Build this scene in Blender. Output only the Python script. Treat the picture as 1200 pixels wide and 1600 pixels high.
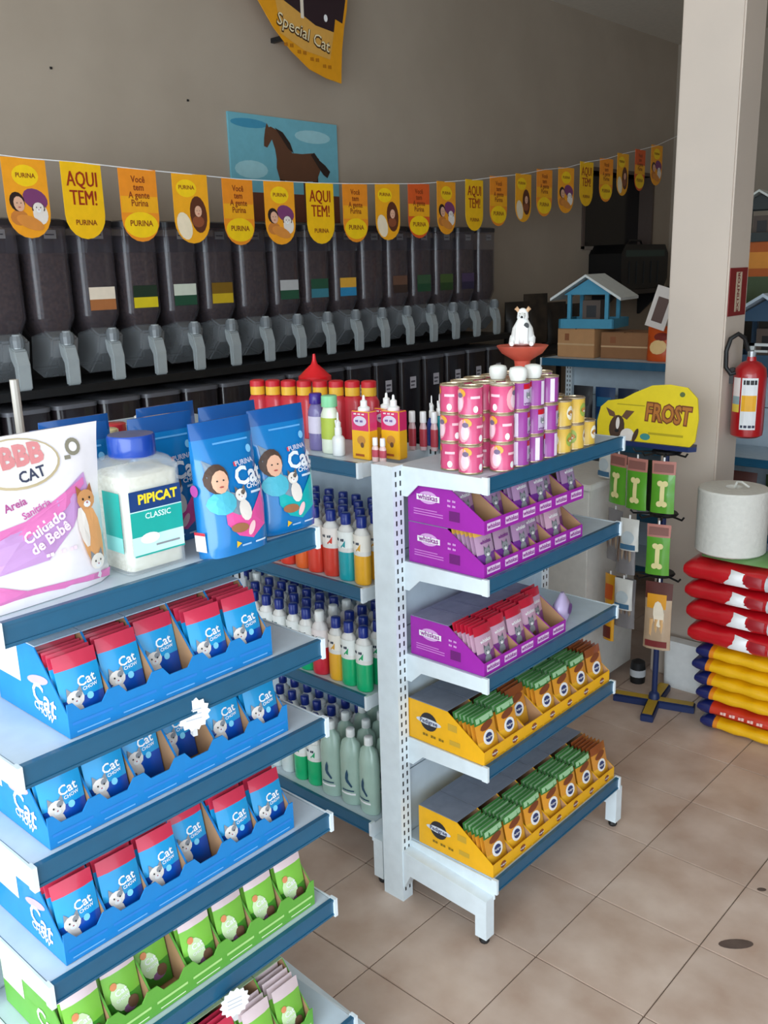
import bpy, bmesh, math, random
from mathutils import Matrix, Vector
for o in list(bpy.data.objects): bpy.data.objects.remove(o)
random.seed(7)
S = bpy.context.scene; COL = S.collection
PI = math.pi
# ------------------------------------------------------------------ camera
F_PX, YAW, PITCH, ROLL, CAM_H = 1435.857, .744074, .259209, .0287793, 1.7
def make_camera():
    f = Vector((-math.sin(YAW)*math.cos(PITCH), math.cos(YAW)*math.cos(PITCH), -math.sin(PITCH)))
    r = Vector((math.cos(YAW), math.sin(YAW), 0)); d = f.cross(r)
    r2 = r*math.cos(ROLL)+d*math.sin(ROLL); d2 = -r*math.sin(ROLL)+d*math.cos(ROLL)
    cd = bpy.data.cameras.new('camera'); cd.sensor_fit = 'HORIZONTAL'; cd.sensor_width = 36
    cd.lens = F_PX/1200*36; cd.clip_start = .05; cd.clip_end = 60
    c = bpy.data.objects.new('camera', cd); COL.objects.link(c)
    m = Matrix((r2, -d2, -f)).transposed().to_4x4(); m.translation = (0, 0, CAM_H)
    c.matrix_world = m; S.camera = c
make_camera()
# ------------------------------------------------------------------ world, daylight, added side fill, exposure
w = bpy.data.worlds.new('world'); S.world = w; w.use_nodes = True
bg = w.node_tree.nodes['Background']; bg.inputs[0].default_value = (.75, .88, 1, 1); bg.inputs[1].default_value = 1.6
def area(name, loc, size, energy, color, direction):
    l = bpy.data.lights.new(name, 'AREA'); l.shape = 'RECTANGLE'; l.size, l.size_y = size
    l.energy = energy; l.color = color
    o = bpy.data.objects.new(name, l); COL.objects.link(o); o.location = loc
    o.rotation_euler = Vector(direction).to_track_quat('-Z', 'Y').to_euler()
area('daylight_through_shop_entrance', (-.2, -1.45, 1.65), (3.6, 2.6), 112, (.84, .94, 1), (-.12, 1, -.12))
area('added_side_fill', (1.75, .3, 1.6), (3.0, 2.4), 5, (.86, .94, 1), (-1, .1, -.1))  # added fill to brighten the nearest shelf front, no known entrance there
S.view_settings.view_transform = 'Standard'; S.view_settings.look = 'None'
S.view_settings.gamma = 1; S.view_settings.use_curve_mapping = False
S.view_settings.exposure = 0.23
# ------------------------------------------------------------------ materials
def lin(h):
    h = h.lstrip('#'); v = [int(h[i:i+2], 16)/255 for i in (0, 2, 4)]
    return tuple(c/12.92 if c <= .04045 else ((c+.055)/1.055)**2.4 for c in v)+(1,)
MATS = {}
def mat(h, rough=.5, metal=0, alpha=1, var=.05, scale=30, coat=0, rnd=0, bump=0):
    key = (h, rough, metal, alpha, var, scale, coat, rnd, bump)
    if key in MATS: return MATS[key]
    m = bpy.data.materials.new('paint_'+h.lstrip('#')); MATS[key] = m; m.use_nodes = True
    nt = m.node_tree; b = nt.nodes['Principled BSDF']; L = nt.links.new
    b.inputs['Roughness'].default_value = rough; b.inputs['Metallic'].default_value = metal
    b.inputs['Alpha'].default_value = alpha; b.inputs['Coat Weight'].default_value = coat
    tc = nt.nodes.new('ShaderNodeTexCoord'); n = nt.nodes.new('ShaderNodeTexNoise')
    n.inputs['Scale'].default_value = scale; n.inputs['Detail'].default_value = 3
    L(tc.outputs['Object'], n.inputs['Vector'])
    mr = nt.nodes.new('ShaderNodeMapRange'); mr.inputs[1].default_value = .25; mr.inputs[2].default_value = .75
    mr.inputs[3].default_value = 1-var; mr.inputs[4].default_value = 1+var
    L(n.outputs['Fac'], mr.inputs[0])
    hs = nt.nodes.new('ShaderNodeHueSaturation'); hs.inputs['Color'].default_value = lin(h)
    val = mr.outputs[0]
    if rnd:
        oi = nt.nodes.new('ShaderNodeObjectInfo'); m2 = nt.nodes.new('ShaderNodeMapRange')
        m2.inputs[3].default_value = 1-rnd; m2.inputs[4].default_value = 1+rnd
        L(oi.outputs['Random'], m2.inputs[0]); mu = nt.nodes.new('ShaderNodeMath'); mu.operation = 'MULTIPLY'
        L(val, mu.inputs[0]); L(m2.outputs[0], mu.inputs[1]); val = mu.outputs[0]
    L(val, hs.inputs['Value']); L(hs.outputs[0], b.inputs['Base Color'])
    if bump:
        bp = nt.nodes.new('ShaderNodeBump'); bp.inputs['Strength'].default_value = bump; bp.inputs['Distance'].default_value = .004
        L(n.outputs['Fac'], bp.inputs['Height']); L(bp.outputs[0], b.inputs['Normal'])
    return m
def two_tone(name, a, b_, scale, rough, lo=.35, hi=.65, bump=.15, rnd=.05, detail=6):
    m = bpy.data.materials.new(name); m.use_nodes = True; nt = m.node_tree; b = nt.nodes['Principled BSDF']; L = nt.links.new
    b.inputs['Roughness'].default_value = rough
    g = nt.nodes.new('ShaderNodeNewGeometry'); n = nt.nodes.new('ShaderNodeTexNoise'); n.inputs['Scale'].default_value = scale; n.inputs['Detail'].default_value = detail
    L(g.outputs['Position'], n.inputs['Vector'])
    r = nt.nodes.new('ShaderNodeValToRGB'); r.color_ramp.elements[0].position = lo; r.color_ramp.elements[1].position = hi
    r.color_ramp.elements[0].color = lin(a); r.color_ramp.elements[1].color = lin(b_)
    L(n.outputs['Fac'], r.inputs[0])
    oi = nt.nodes.new('ShaderNodeObjectInfo'); m2 = nt.nodes.new('ShaderNodeMapRange'); m2.inputs[3].default_value = 1-rnd; m2.inputs[4].default_value = 1+rnd
    L(oi.outputs['Random'], m2.inputs[0]); hs = nt.nodes.new('ShaderNodeHueSaturation'); L(m2.outputs[0], hs.inputs['Value']); L(r.outputs[0], hs.inputs['Color'])
    L(hs.outputs[0], b.inputs['Base Color'])
    bp = nt.nodes.new('ShaderNodeBump'); bp.inputs['Strength'].default_value = bump; bp.inputs['Distance'].default_value = .002
    L(n.outputs['Fac'], bp.inputs['Height']); L(bp.outputs[0], b.inputs['Normal'])
    return m
WALL = two_tone('wall_paint', '#a59787', '#ab9d8d', 3, .75, bump=.05, rnd=0)
TILE = two_tone('tile_glaze', '#b59a88', '#cfbaab', 7, .38, .3, .7, .1, .05)
GROUT = mat('#6d5c50', .9)
WHITE = mat('#dfe9ee', .42, coat=.2); WHITE_SHELF = mat('#c4d2dc', .4); NAVY = mat('#1b5878', .38, coat=.2)
DARK = mat('#101014', .5); CARD = mat('#b08660', .85); CARD2 = mat('#8d6746', .85)
P_WHITE = mat('#f2f2f2', .4); P_BLACK = mat('#141416', .5); RED = mat('#c51326', .35)
# ------------------------------------------------------------------ mesh builder
TXT = {}
def text_mesh(s, bold=.02):
    k = (s, bold)
    if k in TXT: return TXT[k]
    cu = bpy.data.curves.new('t', 'FONT'); cu.body = s; cu.size = 1; cu.align_x = 'CENTER'; cu.align_y = 'CENTER'
    cu.resolution_u = 2; cu.offset = bold; cu.space_line = .85
    o = bpy.data.objects.new('t', cu); COL.objects.link(o)
    dg = bpy.context.evaluated_depsgraph_get(); me = o.evaluated_get(dg).to_mesh()
    vs = [(v.co.x, v.co.y) for v in me.vertices]; fs = [tuple(p.vertices) for p in me.polygons]
    o.evaluated_get(dg).to_mesh_clear(); bpy.data.objects.remove(o); bpy.data.curves.remove(cu)
    TXT[k] = (vs, fs); return TXT[k]
def front(y):
    return lambda u, v, o: (u, y-o, v)
def side(x):                                   # faces -X, u runs along +Y from right to left as seen
    return lambda u, v, o: (x-o, u, v)
class MB:
    def __init__(s): s.v = []; s.f = []; s.mi = []; s.mats = []; s.M = Matrix()
    def m(s, mt):
        if mt not in s.mats: s.mats.append(mt)
        return s.mats.index(mt)
    def add(s, vs, fs, mt):
        b = len(s.v); s.v += [tuple(s.M @ Vector(p)) for p in vs]; i = s.m(mt)
        for f in fs: s.f.append(tuple(b+k for k in f)); s.mi.append(i)
        return s
    def box(s, x0, x1, y0, y1, z0, z1, mt):
        vs = [(x, y, z) for z in (z0, z1) for y in (y0, y1) for x in (x0, x1)]
        return s.add(vs, [(0, 2, 3, 1), (4, 5, 7, 6), (0, 1, 5, 4), (2, 6, 7, 3), (0, 4, 6, 2), (1, 3, 7, 5)], mt)
    def prism(s, pts, axis, a, b, mt):
        n = len(pts)
        def P(t, p): return {'x': (t, p[0], p[1]), 'y': (p[0], t, p[1]), 'z': (p[0], p[1], t)}[axis]
        vs = [P(a, p) for p in pts]+[P(b, p) for p in pts]
        fs = [tuple(range(n)), tuple(range(2*n-1, n-1, -1))]+[(i, i+n, (i+1) % n+n, (i+1) % n) for i in range(n)]
        return s.add(vs, fs, mt)
    def loft(s, rings, mts, cap=True):
        n = len(rings[0])
        if not isinstance(mts, (list, tuple)): mts = [mts]*(len(rings)-1)
        base = len(s.v); s.v += [tuple(s.M @ Vector(p)) for r in rings for p in r]
        for k in range(len(rings)-1):
            i = s.m(mts[k])
            for j in range(n):
                s.f.append((base+k*n+j, base+k*n+(j+1) % n, base+(k+1)*n+(j+1) % n, base+(k+1)*n+j)); s.mi.append(i)
        if cap:
            s.f.append(tuple(base+j for j in range(n-1, -1, -1))); s.mi.append(s.m(mts[0]))
            s.f.append(tuple(base+(len(rings)-1)*n+j for j in range(n))); s.mi.append(s.m(mts[-1]))
        return s
    def lathe(s, prof, mts, seg=14, c=(0, 0, 0), sx=1, sy=1, cap=True):
        return s.loft([[(c[0]+r*sx*math.cos(2*PI*j/seg), c[1]+r*sy*math.sin(2*PI*j/seg), c[2]+z) for j in range(seg)] for r, z in prof], mts, cap)
    def tube(s, pts, r, mt, seg=8):
        pts = [Vector(p) for p in pts]; rings = []
        for i, p in enumerate(pts):
            t = (pts[min(i+1, len(pts)-1)]-pts[max(i-1, 0)]).normalized()
            a = t.orthogonal().normalized() if i == 0 else (a-t*a.dot(t)).normalized()
            b = t.cross(a); rr = r[i] if isinstance(r, (list, tuple)) else r
            rings.append([tuple(p+a*rr*math.cos(2*PI*j/seg)+b*rr*math.sin(2*PI*j/seg)) for j in range(seg)])
        return s.loft(rings, mt)
    def poly(s, pts, mt, Sf, off=.0006, rings=1):
        cx = sum(p[0] for p in pts)/len(pts); cy = sum(p[1] for p in pts)/len(pts)
        vs = [Sf(cx, cy, off)]; n = len(pts)
        for k in range(1, rings+1):
            t = k/rings; vs += [Sf(cx+(p[0]-cx)*t, cy+(p[1]-cy)*t, off) for p in pts]
        fs = [(0, 1+j, 1+(j+1) % n) for j in range(n)]
        for k in range(rings-1):
            a = 1+k*n; b = a+n
            fs += [(a+j, b+j, b+(j+1) % n, a+(j+1) % n) for j in range(n)]
        return s.add(vs, fs, mt)
    def rect(s, u0, u1, v0, v1, mt, Sf, off=.0006, n=1):
        vs = [Sf(u0+(u1-u0)*i/n, v0+(v1-v0)*j/n, off) for j in range(n+1) for i in range(n+1)]
        fs = [(j*(n+1)+i, j*(n+1)+i+1, (j+1)*(n+1)+i+1, (j+1)*(n+1)+i) for j in range(n) for i in range(n)]
        return s.add(vs, fs, mt)
    def ell(s, cx, cy, rx, ry, mt, Sf, off=.0006, rot=0, seg=16, rings=1):
        c, q = math.cos(rot), math.sin(rot)
        return s.poly([(cx+rx*math.cos(2*PI*j/seg)*c-ry*math.sin(2*PI*j/seg)*q, cy+rx*math.cos(2*PI*j/seg)*q+ry*math.sin(2*PI*j/seg)*c) for j in range(seg)], mt, Sf, off, rings)
    def text(s, t, cx, cy, size, mt, Sf, off=.0012, rot=0, flip=False, sx=1, bold=.02):
        vs, fs = text_mesh(t, bold); c, q = math.cos(rot), math.sin(rot); k = -1 if flip else 1
        return s.add([Sf(cx+k*(x*sx*c-y*q)*size, cy+(x*sx*q+y*c)*size, off) for x, y in vs], fs, mt)
    def build(s, name, parent=None, bevel=0, smooth=False, loc=None, rz=0):
        me = bpy.data.meshes.new(name); me.from_pydata(s.v, [], s.f)
        for mt in s.mats: me.materials.append(mt)
        me.polygons.foreach_set('material_index', s.mi)
        if bevel:
            bm = bmesh.new(); bm.from_mesh(me); bmesh.ops.remove_doubles(bm, verts=bm.verts, dist=1e-5)
            es = [e for e in bm.edges if len(e.link_faces) == 2 and e.calc_face_angle(0) > .7]
            bmesh.ops.bevel(bm, geom=es, offset=bevel, segments=2, affect='EDGES', clamp_overlap=True); bm.to_mesh(me); bm.free()
        if smooth:
            me.polygons.foreach_set('use_smooth', [True]*len(me.polygons))
            try: me.set_sharp_from_angle(angle=.9)
            except Exception: pass
        me.update(); o = bpy.data.objects.new(name, me); COL.objects.link(o)
        if parent: o.parent = parent
        if loc is not None: o.location = loc
        o.rotation_euler.z = rz
        return o
def tag(o, label, cat, group=None, kind=None):
    o['label'] = label; o['category'] = cat
    if group: o['group'] = group
    if kind: o['kind'] = kind
    return o
def empty(name, loc=(0, 0, 0), rz=0, label=None, cat=None, group=None):
    o = bpy.data.objects.new(name, None); COL.objects.link(o); o.location = loc; o.rotation_euler = (0, 0, rz)
    if label: tag(o, label, cat, group)
    return o
def dup(root, loc=None, rz=None, label=None, group=None, rx=None, parent=None):
    r = root.copy(); COL.objects.link(r)
    if parent: r.parent = parent
    if loc is not None: r.location = loc
    e = list(root.rotation_euler)
    if rz is not None: e[2] = rz
    if rx is not None: e[0] = rx
    r.rotation_euler = e
    if label: r['label'] = label
    if group: r['group'] = group
    for ch in root.children: dup(ch, parent=r)
    return r
class Proto:
    """first use moves the source itself, later uses copy it"""
    def __init__(s, root): s.r = root; s.used = False
    def put(s, loc, rz=0, label=None, group=None, rx=None):
        if s.used: return dup(s.r, loc, rz, label, group, rx)
        s.used = True; r = s.r; r.location = loc; e = list(r.rotation_euler); e[2] = rz
        if rx is not None: e[0] = rx
        r.rotation_euler = e
        if label: r['label'] = label
        if group: r['group'] = group
        return r
ORD = ['first', 'second', 'third', 'fourth', 'fifth', 'sixth', 'seventh', 'eighth', 'ninth', 'tenth', 'eleventh', 'twelfth',
       'thirteenth', 'fourteenth', 'fifteenth', 'sixteenth', 'seventeenth', 'eighteenth', 'nineteenth', 'twentieth', 'twenty-first']
def struct(mb, name, **k):
    o = mb.build(name, **k); o['kind'] = 'structure'; return o
# ------------------------------------------------------------------ the room
XL, XR, YF, YB, ZC = -3.5, 1.8, -1.5, 7.3, 3.3
fl = struct(MB().box(XL-.15, XR+.15, YF-.5, YB+.15, -.12, -.004, GROUT), 'floor')
tx, ty, gx, gy = .2965, .303, -1.0707, 1.684
tb = MB().box(.0015, tx-.0015, .0015, ty-.0015, -.01, 0, TILE)
first = None; i0 = -8; far = MB()
for i in range(-8, 10):
    for j in range(-10, 19):
        x, y = gx+i*tx, gy+j*ty
        if -8 <= i <= 5 and -4 <= j <= 10:
            if first is None:
                first = tb.build('tile', fl, bevel=.0012); o = first
            else: o = first.copy(); COL.objects.link(o); o.parent = fl
            o.location = (x, y, 0)
        elif x > XL-.02 and x+tx < XR+.1 and y > YF-.4 and y+ty < YB+.1:
            far.box(x+.0015, x+tx-.0015, y+.0015, y+ty-.0015, -.01, 0, TILE)
t = far.build('distant_tile', fl); t['kind'] = 'stuff'
st = MB(); stm = mat('#5a4a42', .7, var=.2)
flat = lambda u, v, o: (u, v, .0004+o)
st.ell(-.706, 2.052, .045, .018, stm, flat, 0, .75, 18, 2); st.ell(-.736, 2.306, .013, .008, stm, flat, 0, .7, 12)
s_ = st.build('stain', fl); s_['label'] = 'dark wet stain on the floor tiles'
struct(MB().box(XL-.15, XL, YF-.5, 5.95, 0, ZC, WALL).box(XL-.15, XL, 6.97, YB, 0, ZC, WALL).box(XL-.15, XL, 5.95, 6.97, 0, 1.81, WALL).box(XL-.15, XL, 5.95, 6.97, 2.32, ZC, WALL), 'wall_left')
struct(MB().box(XL, XR, YB, YB+.15, 0, ZC, WALL), 'wall_back')
struct(MB().box(XR, XR+.15, 2.0, YB+.15, 0, ZC, WALL).box(XR, XR+.15, YF-.5, 2.0, 2.95, ZC, WALL), 'wall_right')
struct(MB().box(XL, XR, YF-.15, YF, 2.95, ZC, WALL), 'wall_front')
struct(MB().box(XL-.15, XR+.15, YF-.5, YB+.15, ZC, ZC+.12, mat('#d6cdbf', .8)), 'ceiling')
win = struct(MB().box(XL-.14, XL-.10, 5.95, 6.97, 1.81, 2.32, mat('#120c0c', .15)), 'window_1')
MB().box(XL-.15, XL+.012, 5.93, 5.96, 1.79, 2.34, mat('#5a4b44', .5)).box(XL-.15, XL+.012, 6.96, 6.99, 1.79, 2.34, mat('#5a4b44', .5)).box(XL-.15, XL+.012, 5.93, 6.99, 1.785, 1.81, mat('#8f8379', .6)).box(XL-.15, XL+.012, 5.93, 6.99, 2.32, 2.345, mat('#5a4b44', .5)).build('window_frame', win)
COLP = two_tone('column_paint', '#cfc0b2', '#c8baad', 2.5, .6, bump=.06, rnd=0)
CX0, CX1, CY0, CY1 = -1.635, -1.405, 3.43, 3.62
colm = struct(MB().box(CX0, CX1, CY0, CY1, 0, ZC, COLP), 'trim_1', bevel=.006); colm['label'] = 'square plastered column'
# ------------------------------------------------------------------ gondola shelving
def gondola(label, loc, rz, wid, heights, d, db, sides=(1,), posts=2, feet=True):
    """local: shelves run along x 0..wid, front edge at y=-d; post plane at y=0"""
    g = empty('shelving_unit', loc, rz, label, 'shelf')
    xs = [-.02+(wid+.04)*k/(posts-1) for k in range(posts)]
    ztop = max(heights)+.004
    for x in xs:
        m = MB().box(x-.02, x+.02, -.035, .035, 0, ztop, WHITE)
        for k in range(int(ztop/.025)-1):
            z = .03+k*.025
            for yy in (-.0355, .0345):
                m.box(x-.011, x-.006, yy, yy+.001, z, z+.013, P_BLACK); m.box(x+.006, x+.011, yy, yy+.001, z, z+.013, P_BLACK)
        m.box(x-.021, x-.0195, -.02, .02, ztop-.003, ztop+.001, WHITE)
        m.build('upright_post', g)
    z = .16
    nz = 5; hh = (ztop-.02-z)/nz
    for k in range(nz):
        MB().box(0, wid, -.008, .008, z+k*hh+.002, z+(k+1)*hh-.002, WHITE_SHELF).build('back_panel', g)
    for sgn in sides:
        for hz in heights:
            base = hz == min(heights); dd = db if base else d
            T = Matrix.Scale(sgn, 4, (0, 1, 0))
            # y is measured outward: -dd is the front edge
            m = MB(); m.M = T
            m.box(.002, wid-.002, -dd+.004, -.012, hz-.018, hz, WHITE_SHELF)
            m.box(.002, wid-.002, -dd+.004, -dd+.010, hz-.034, hz-.018, WHITE_SHELF)
            sh = m.build('shelf', g)
            m = MB(); m.M = T
            m.box(0, wid, -dd-.006, -dd+.002, hz-.036, hz+.003, NAVY); m.box(0, wid, -dd-.008, -dd-.006, hz-.034, hz-.030, NAVY).box(0, wid, -dd-.008, -dd-.006, hz-.002, hz+.003, NAVY)
            m.build('price_rail', sh)
            for x0 in (-.004, wid):
                m = MB(); m.M = T
                if base:
                    m.prism([(-.036, hz-.07), (-dd-.002, hz-.055), (-dd-.002, hz-.003), (-.036, hz-.003)], 'x', x0, x0+.004, WHITE)
                else:
                    m.prism([(-.034, hz-.075), (-.05, hz-.075), (-.085, hz-.042), (-dd-.002, hz-.036), (-dd-.004, hz+.001), (-.034, hz+.001)], 'x', x0, x0+.004, WHITE)
                m.box(x0-.002, x0+.006, -dd-.011, -dd+.006, hz-.037, hz+.004, WHITE)
                m.build('bracket', sh)
        if feet:
            hz = min(heights)
            for x in (xs[0], xs[-1]):
                m = MB(); m.M = T
                m.prism([(-.03, .03), (-.03, hz-.02), (-db+.0, hz-.045), (-db+.0, .02), (-db+.035, .02), (-db+.035, hz-.10), (-.06, hz-.09)], 'x', x-.017, x+.017, WHITE)
                lg = m.build('leg', g)
                m = MB(); m.M = T
                m.lathe([(.012, 0), (.014, .006), (.010, .02), (.006, .03)], P_BLACK, 10, (x, -db+.018, 0)); m.build('rubber_foot', lg)
    return g
Z2 = [1.228, .982, .73, .49, .18]
gondola('white end shelving unit with navy rails holding purple and yellow pouch boxes', (-1.5, 1.665, 0), PI/2, .635, Z2, .285, .315)
Z1 = [1.24, 1.02, .855, .645, .445, .18]
gondola('nearest white shelving unit with blue rails holding blue and green pouch boxes', (-1.5, .51, 0), PI/2, .60, Z1, .30, .345, (1, -1))
ZS = [1.222, .887, .577, .188]
gondola('long white shelving unit with navy rails holding rows of shampoo bottles', (-2.79, 1.945, 0), 0, 1.20, ZS, .305, .305, posts=3)
Z3 = [1.215, .80, .45, .18]
gondola('far shelving unit behind the column with birdhouse on its top shelf', (-2.70, 4.55, 0), 0, 2.7, Z3, .34, .36, posts=4)
# ------------------------------------------------------------------ pouches and display boxes
BR = mat('#6b4a35', .6); CATW = mat('#e9e0d8', .6); SKIN = mat('#e0ad90', .6); GREY = mat('#8b8d92', .6)
def bars(m, cx, cy, wd, h, mt, Sf, off=.001, n=3):
    # unreadable small print: a broken line of strokes
    k = n*3; st_ = wd/k
    for i in range(k):
        if i % 3 != 2 or k < 5: m.rect(cx-wd/2+i*st_, cx-wd/2+(i+.85)*st_, cy-h/2, cy+h/2*(.6+.4*((i*7) % 3)/2), mt, Sf, off)
def head(m, cx, cy, r, mt, ear, Sf, off=.0008, dog=False, patch=None):
    for q in (-1, 1):
        if dog: m.ell(cx+q*r*.85, cy+r*.1, r*.32, r*.62, ear, Sf, off+.0002, q*.35, 8)
        else: m.poly([(cx+q*r*.15, cy+r*.65), (cx+q*r*.80, cy+r*1.35), (cx+q*r*.92, cy+r*.30)], ear, Sf, off)
    m.ell(cx, cy, r, r*.88, mt, Sf, off+.0004, 0, 12, 2)
    if patch: m.ell(cx+r*.42, cy+r*.38, r*.42, r*.34, patch, Sf, off+.0009, .4, 8)
    m.ell(cx, cy-r*.38, r*.42, r*.30, P_WHITE, Sf, off+.0010, 0, 8); m.ell(cx, cy-r*.25, r*.12, r*.09, mat('#b5616a', .5), Sf, off+.0016, 0, 6)
    for q in (-1, 1): m.ell(cx+q*r*.38, cy+r*.10, r*.11, r*.12, P_BLACK, Sf, off+.0014, 0, 6)
def person(m, cx, cy, r, shirt, hair, Sf, off=.0010, rot=0):
    m.ell(cx, cy-r*1.75, r*1.25, r*.95, shirt, Sf, off, 0, 12, 2); m.ell(cx-r*.12, cy+r*.15, r*1.05, r*1.18, hair, Sf, off+.0005, rot, 14, 2)
    m.ell(cx+r*.10, cy-r*.10, r*.74, r*.92, SKIN, Sf, off+.0010, rot, 12, 2)
    for q in (-1, 1): m.ell(cx+r*.10+q*r*.28, cy, r*.09, r*.07, P_BLACK, Sf, off+.0016, 0, 6)
    m.ell(cx+r*.12, cy-r*.50, r*.22, r*.07, mat('#a8453f', .5), Sf, off+.0016, 0, 6)
def pouch(name, wd, h, kind):
    t = .0100
    def yy(x, z):
        return -(t/2)*max(0, 1-(2*z/h-1)**4)*max(0, 1-(2*x/wd)**4)-.0006
    Sf = lambda u, v, o: (u, yy(u, v)-o, v)
    C = {'cat': ('#cf3350', '#1a9ad6', '#0b4cae'), 'green': ('#dfc9cc', '#7cc043', '#3f8c2c'), 'purple': ('#e9cdd8', '#a883a8', '#6b2a86'),
         'redpurple': ('#c3203a', '#c9a0b6', '#7d3a86'), 'yellow': ('#3c7a3a', '#d8922c', '#e0a82a'), 'brownyellow': ('#8d4a26', '#cf8a34', '#e0a82a'), 'goldpurple': ('#e0b052', '#b490ae', '#6b2a86')}[kind]
    m1, m2, m3 = [mat(c, .28, coat=.5, rnd=.12) for c in C]
    nz, nx = 10, 4; rings = []
    for k in range(nz+1):
        z = h*k/nz; f = [(-wd/2+wd*i/nx, z) for i in range(nx+1)]
        rings.append([(x, yy(x, z), z) for x, _ in f]+[(x, -yy(x, z), z) for x, _ in reversed(f)])
    def mm(k):
        z = (k+.5)/nz
        return m1 if z > .80 else (m2 if z > .36 else m3)
    m = MB().loft(rings, [mm(k) for k in range(nz)])
    u = wd
    if kind == 'cat':
        m.ell(-.24*u, .20*h, .20*u, .15*h, CATW, Sf, .0006, 0, 10, 2); head(m, -.20*u, .40*h, .20*u, CATW, GREY, Sf, patch=GREY)
        m.ell(-.30*u, .16*h, .07*u, .06*h, BR, Sf, .0012, 0, 8); m.ell(.14*u, .38*h, .08*u, .05*h, mat('#7fd0ee', .5), Sf, .0008, 0, 10)
        m.text('Cat', .12*u, .60*h, .30*u, P_WHITE, Sf, .001, .12); m.text('CHOW', .18*u, .50*h, .11*u, P_WHITE, Sf, .001, .12)
    elif kind == 'green':
        m.ell(-.12*u, .42*h, .26*u, .22*h, mat('#cfe6b2', .5), Sf, .0008, .2, 12, 2); m.ell(.2*u, .26*h, .16*u, .10*h, BR, Sf, .0012, .4, 10)
        m.ell(.1*u, .2*h, .2*u, .07*h, mat('#8a5a86', .5), Sf, .0010, 0, 10); m.ell(-.25*u, .62*h, .1*u, .06*h, mat('#d98a5a', .5), Sf, .0012, 0, 8)
        m.text('Cat', -.08*u, .50*h, .24*u, P_WHITE, Sf, .0014, .1); m.text('CHOW', -.06*u, .39*h, .12*u, P_WHITE, Sf, .0014, .1)
    elif kind in ('yellow', 'brownyellow'):
        m.ell(0, .44*h, .28*u, .17*h, P_WHITE, Sf, .0006, 0, 14, 2); m.ell(0, .44*h, .18*u, .11*h, mat('#2c3a6b', .5), Sf, .0012, 0, 14)
        m.text('Pedigree', 0, .44*h, .1*u, P_WHITE, Sf, .0018); m.ell(0, .72*h, .34*u, .09*h, mat('#7c3f22', .5), Sf, .0008, .15, 10)
        if kind == 'yellow': m.rect(-.45*u, .45*u, .84*h, .96*h, mat('#9fc79a', .5), Sf, .0008, 2)
    else:
        m.ell(0, .22*h, .20*u, .13*h, GREY, Sf, .0006, 0, 10, 2); head(m, 0, .42*h, .20*u, GREY, mat('#5e5f66', .6), Sf); m.ell(.1*u, .13*h, .14*u, .05*h, BR, Sf, .0014, 0, 8)
        m.text('whiskas', 0, .66*h, .2*u, P_WHITE if kind != 'goldpurple' else mat('#7a2483', .5), Sf, .0014, .05)
    o = m.build(name, smooth=True); tag(o, 'pouch', 'pouch'); return Proto(o)
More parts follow.
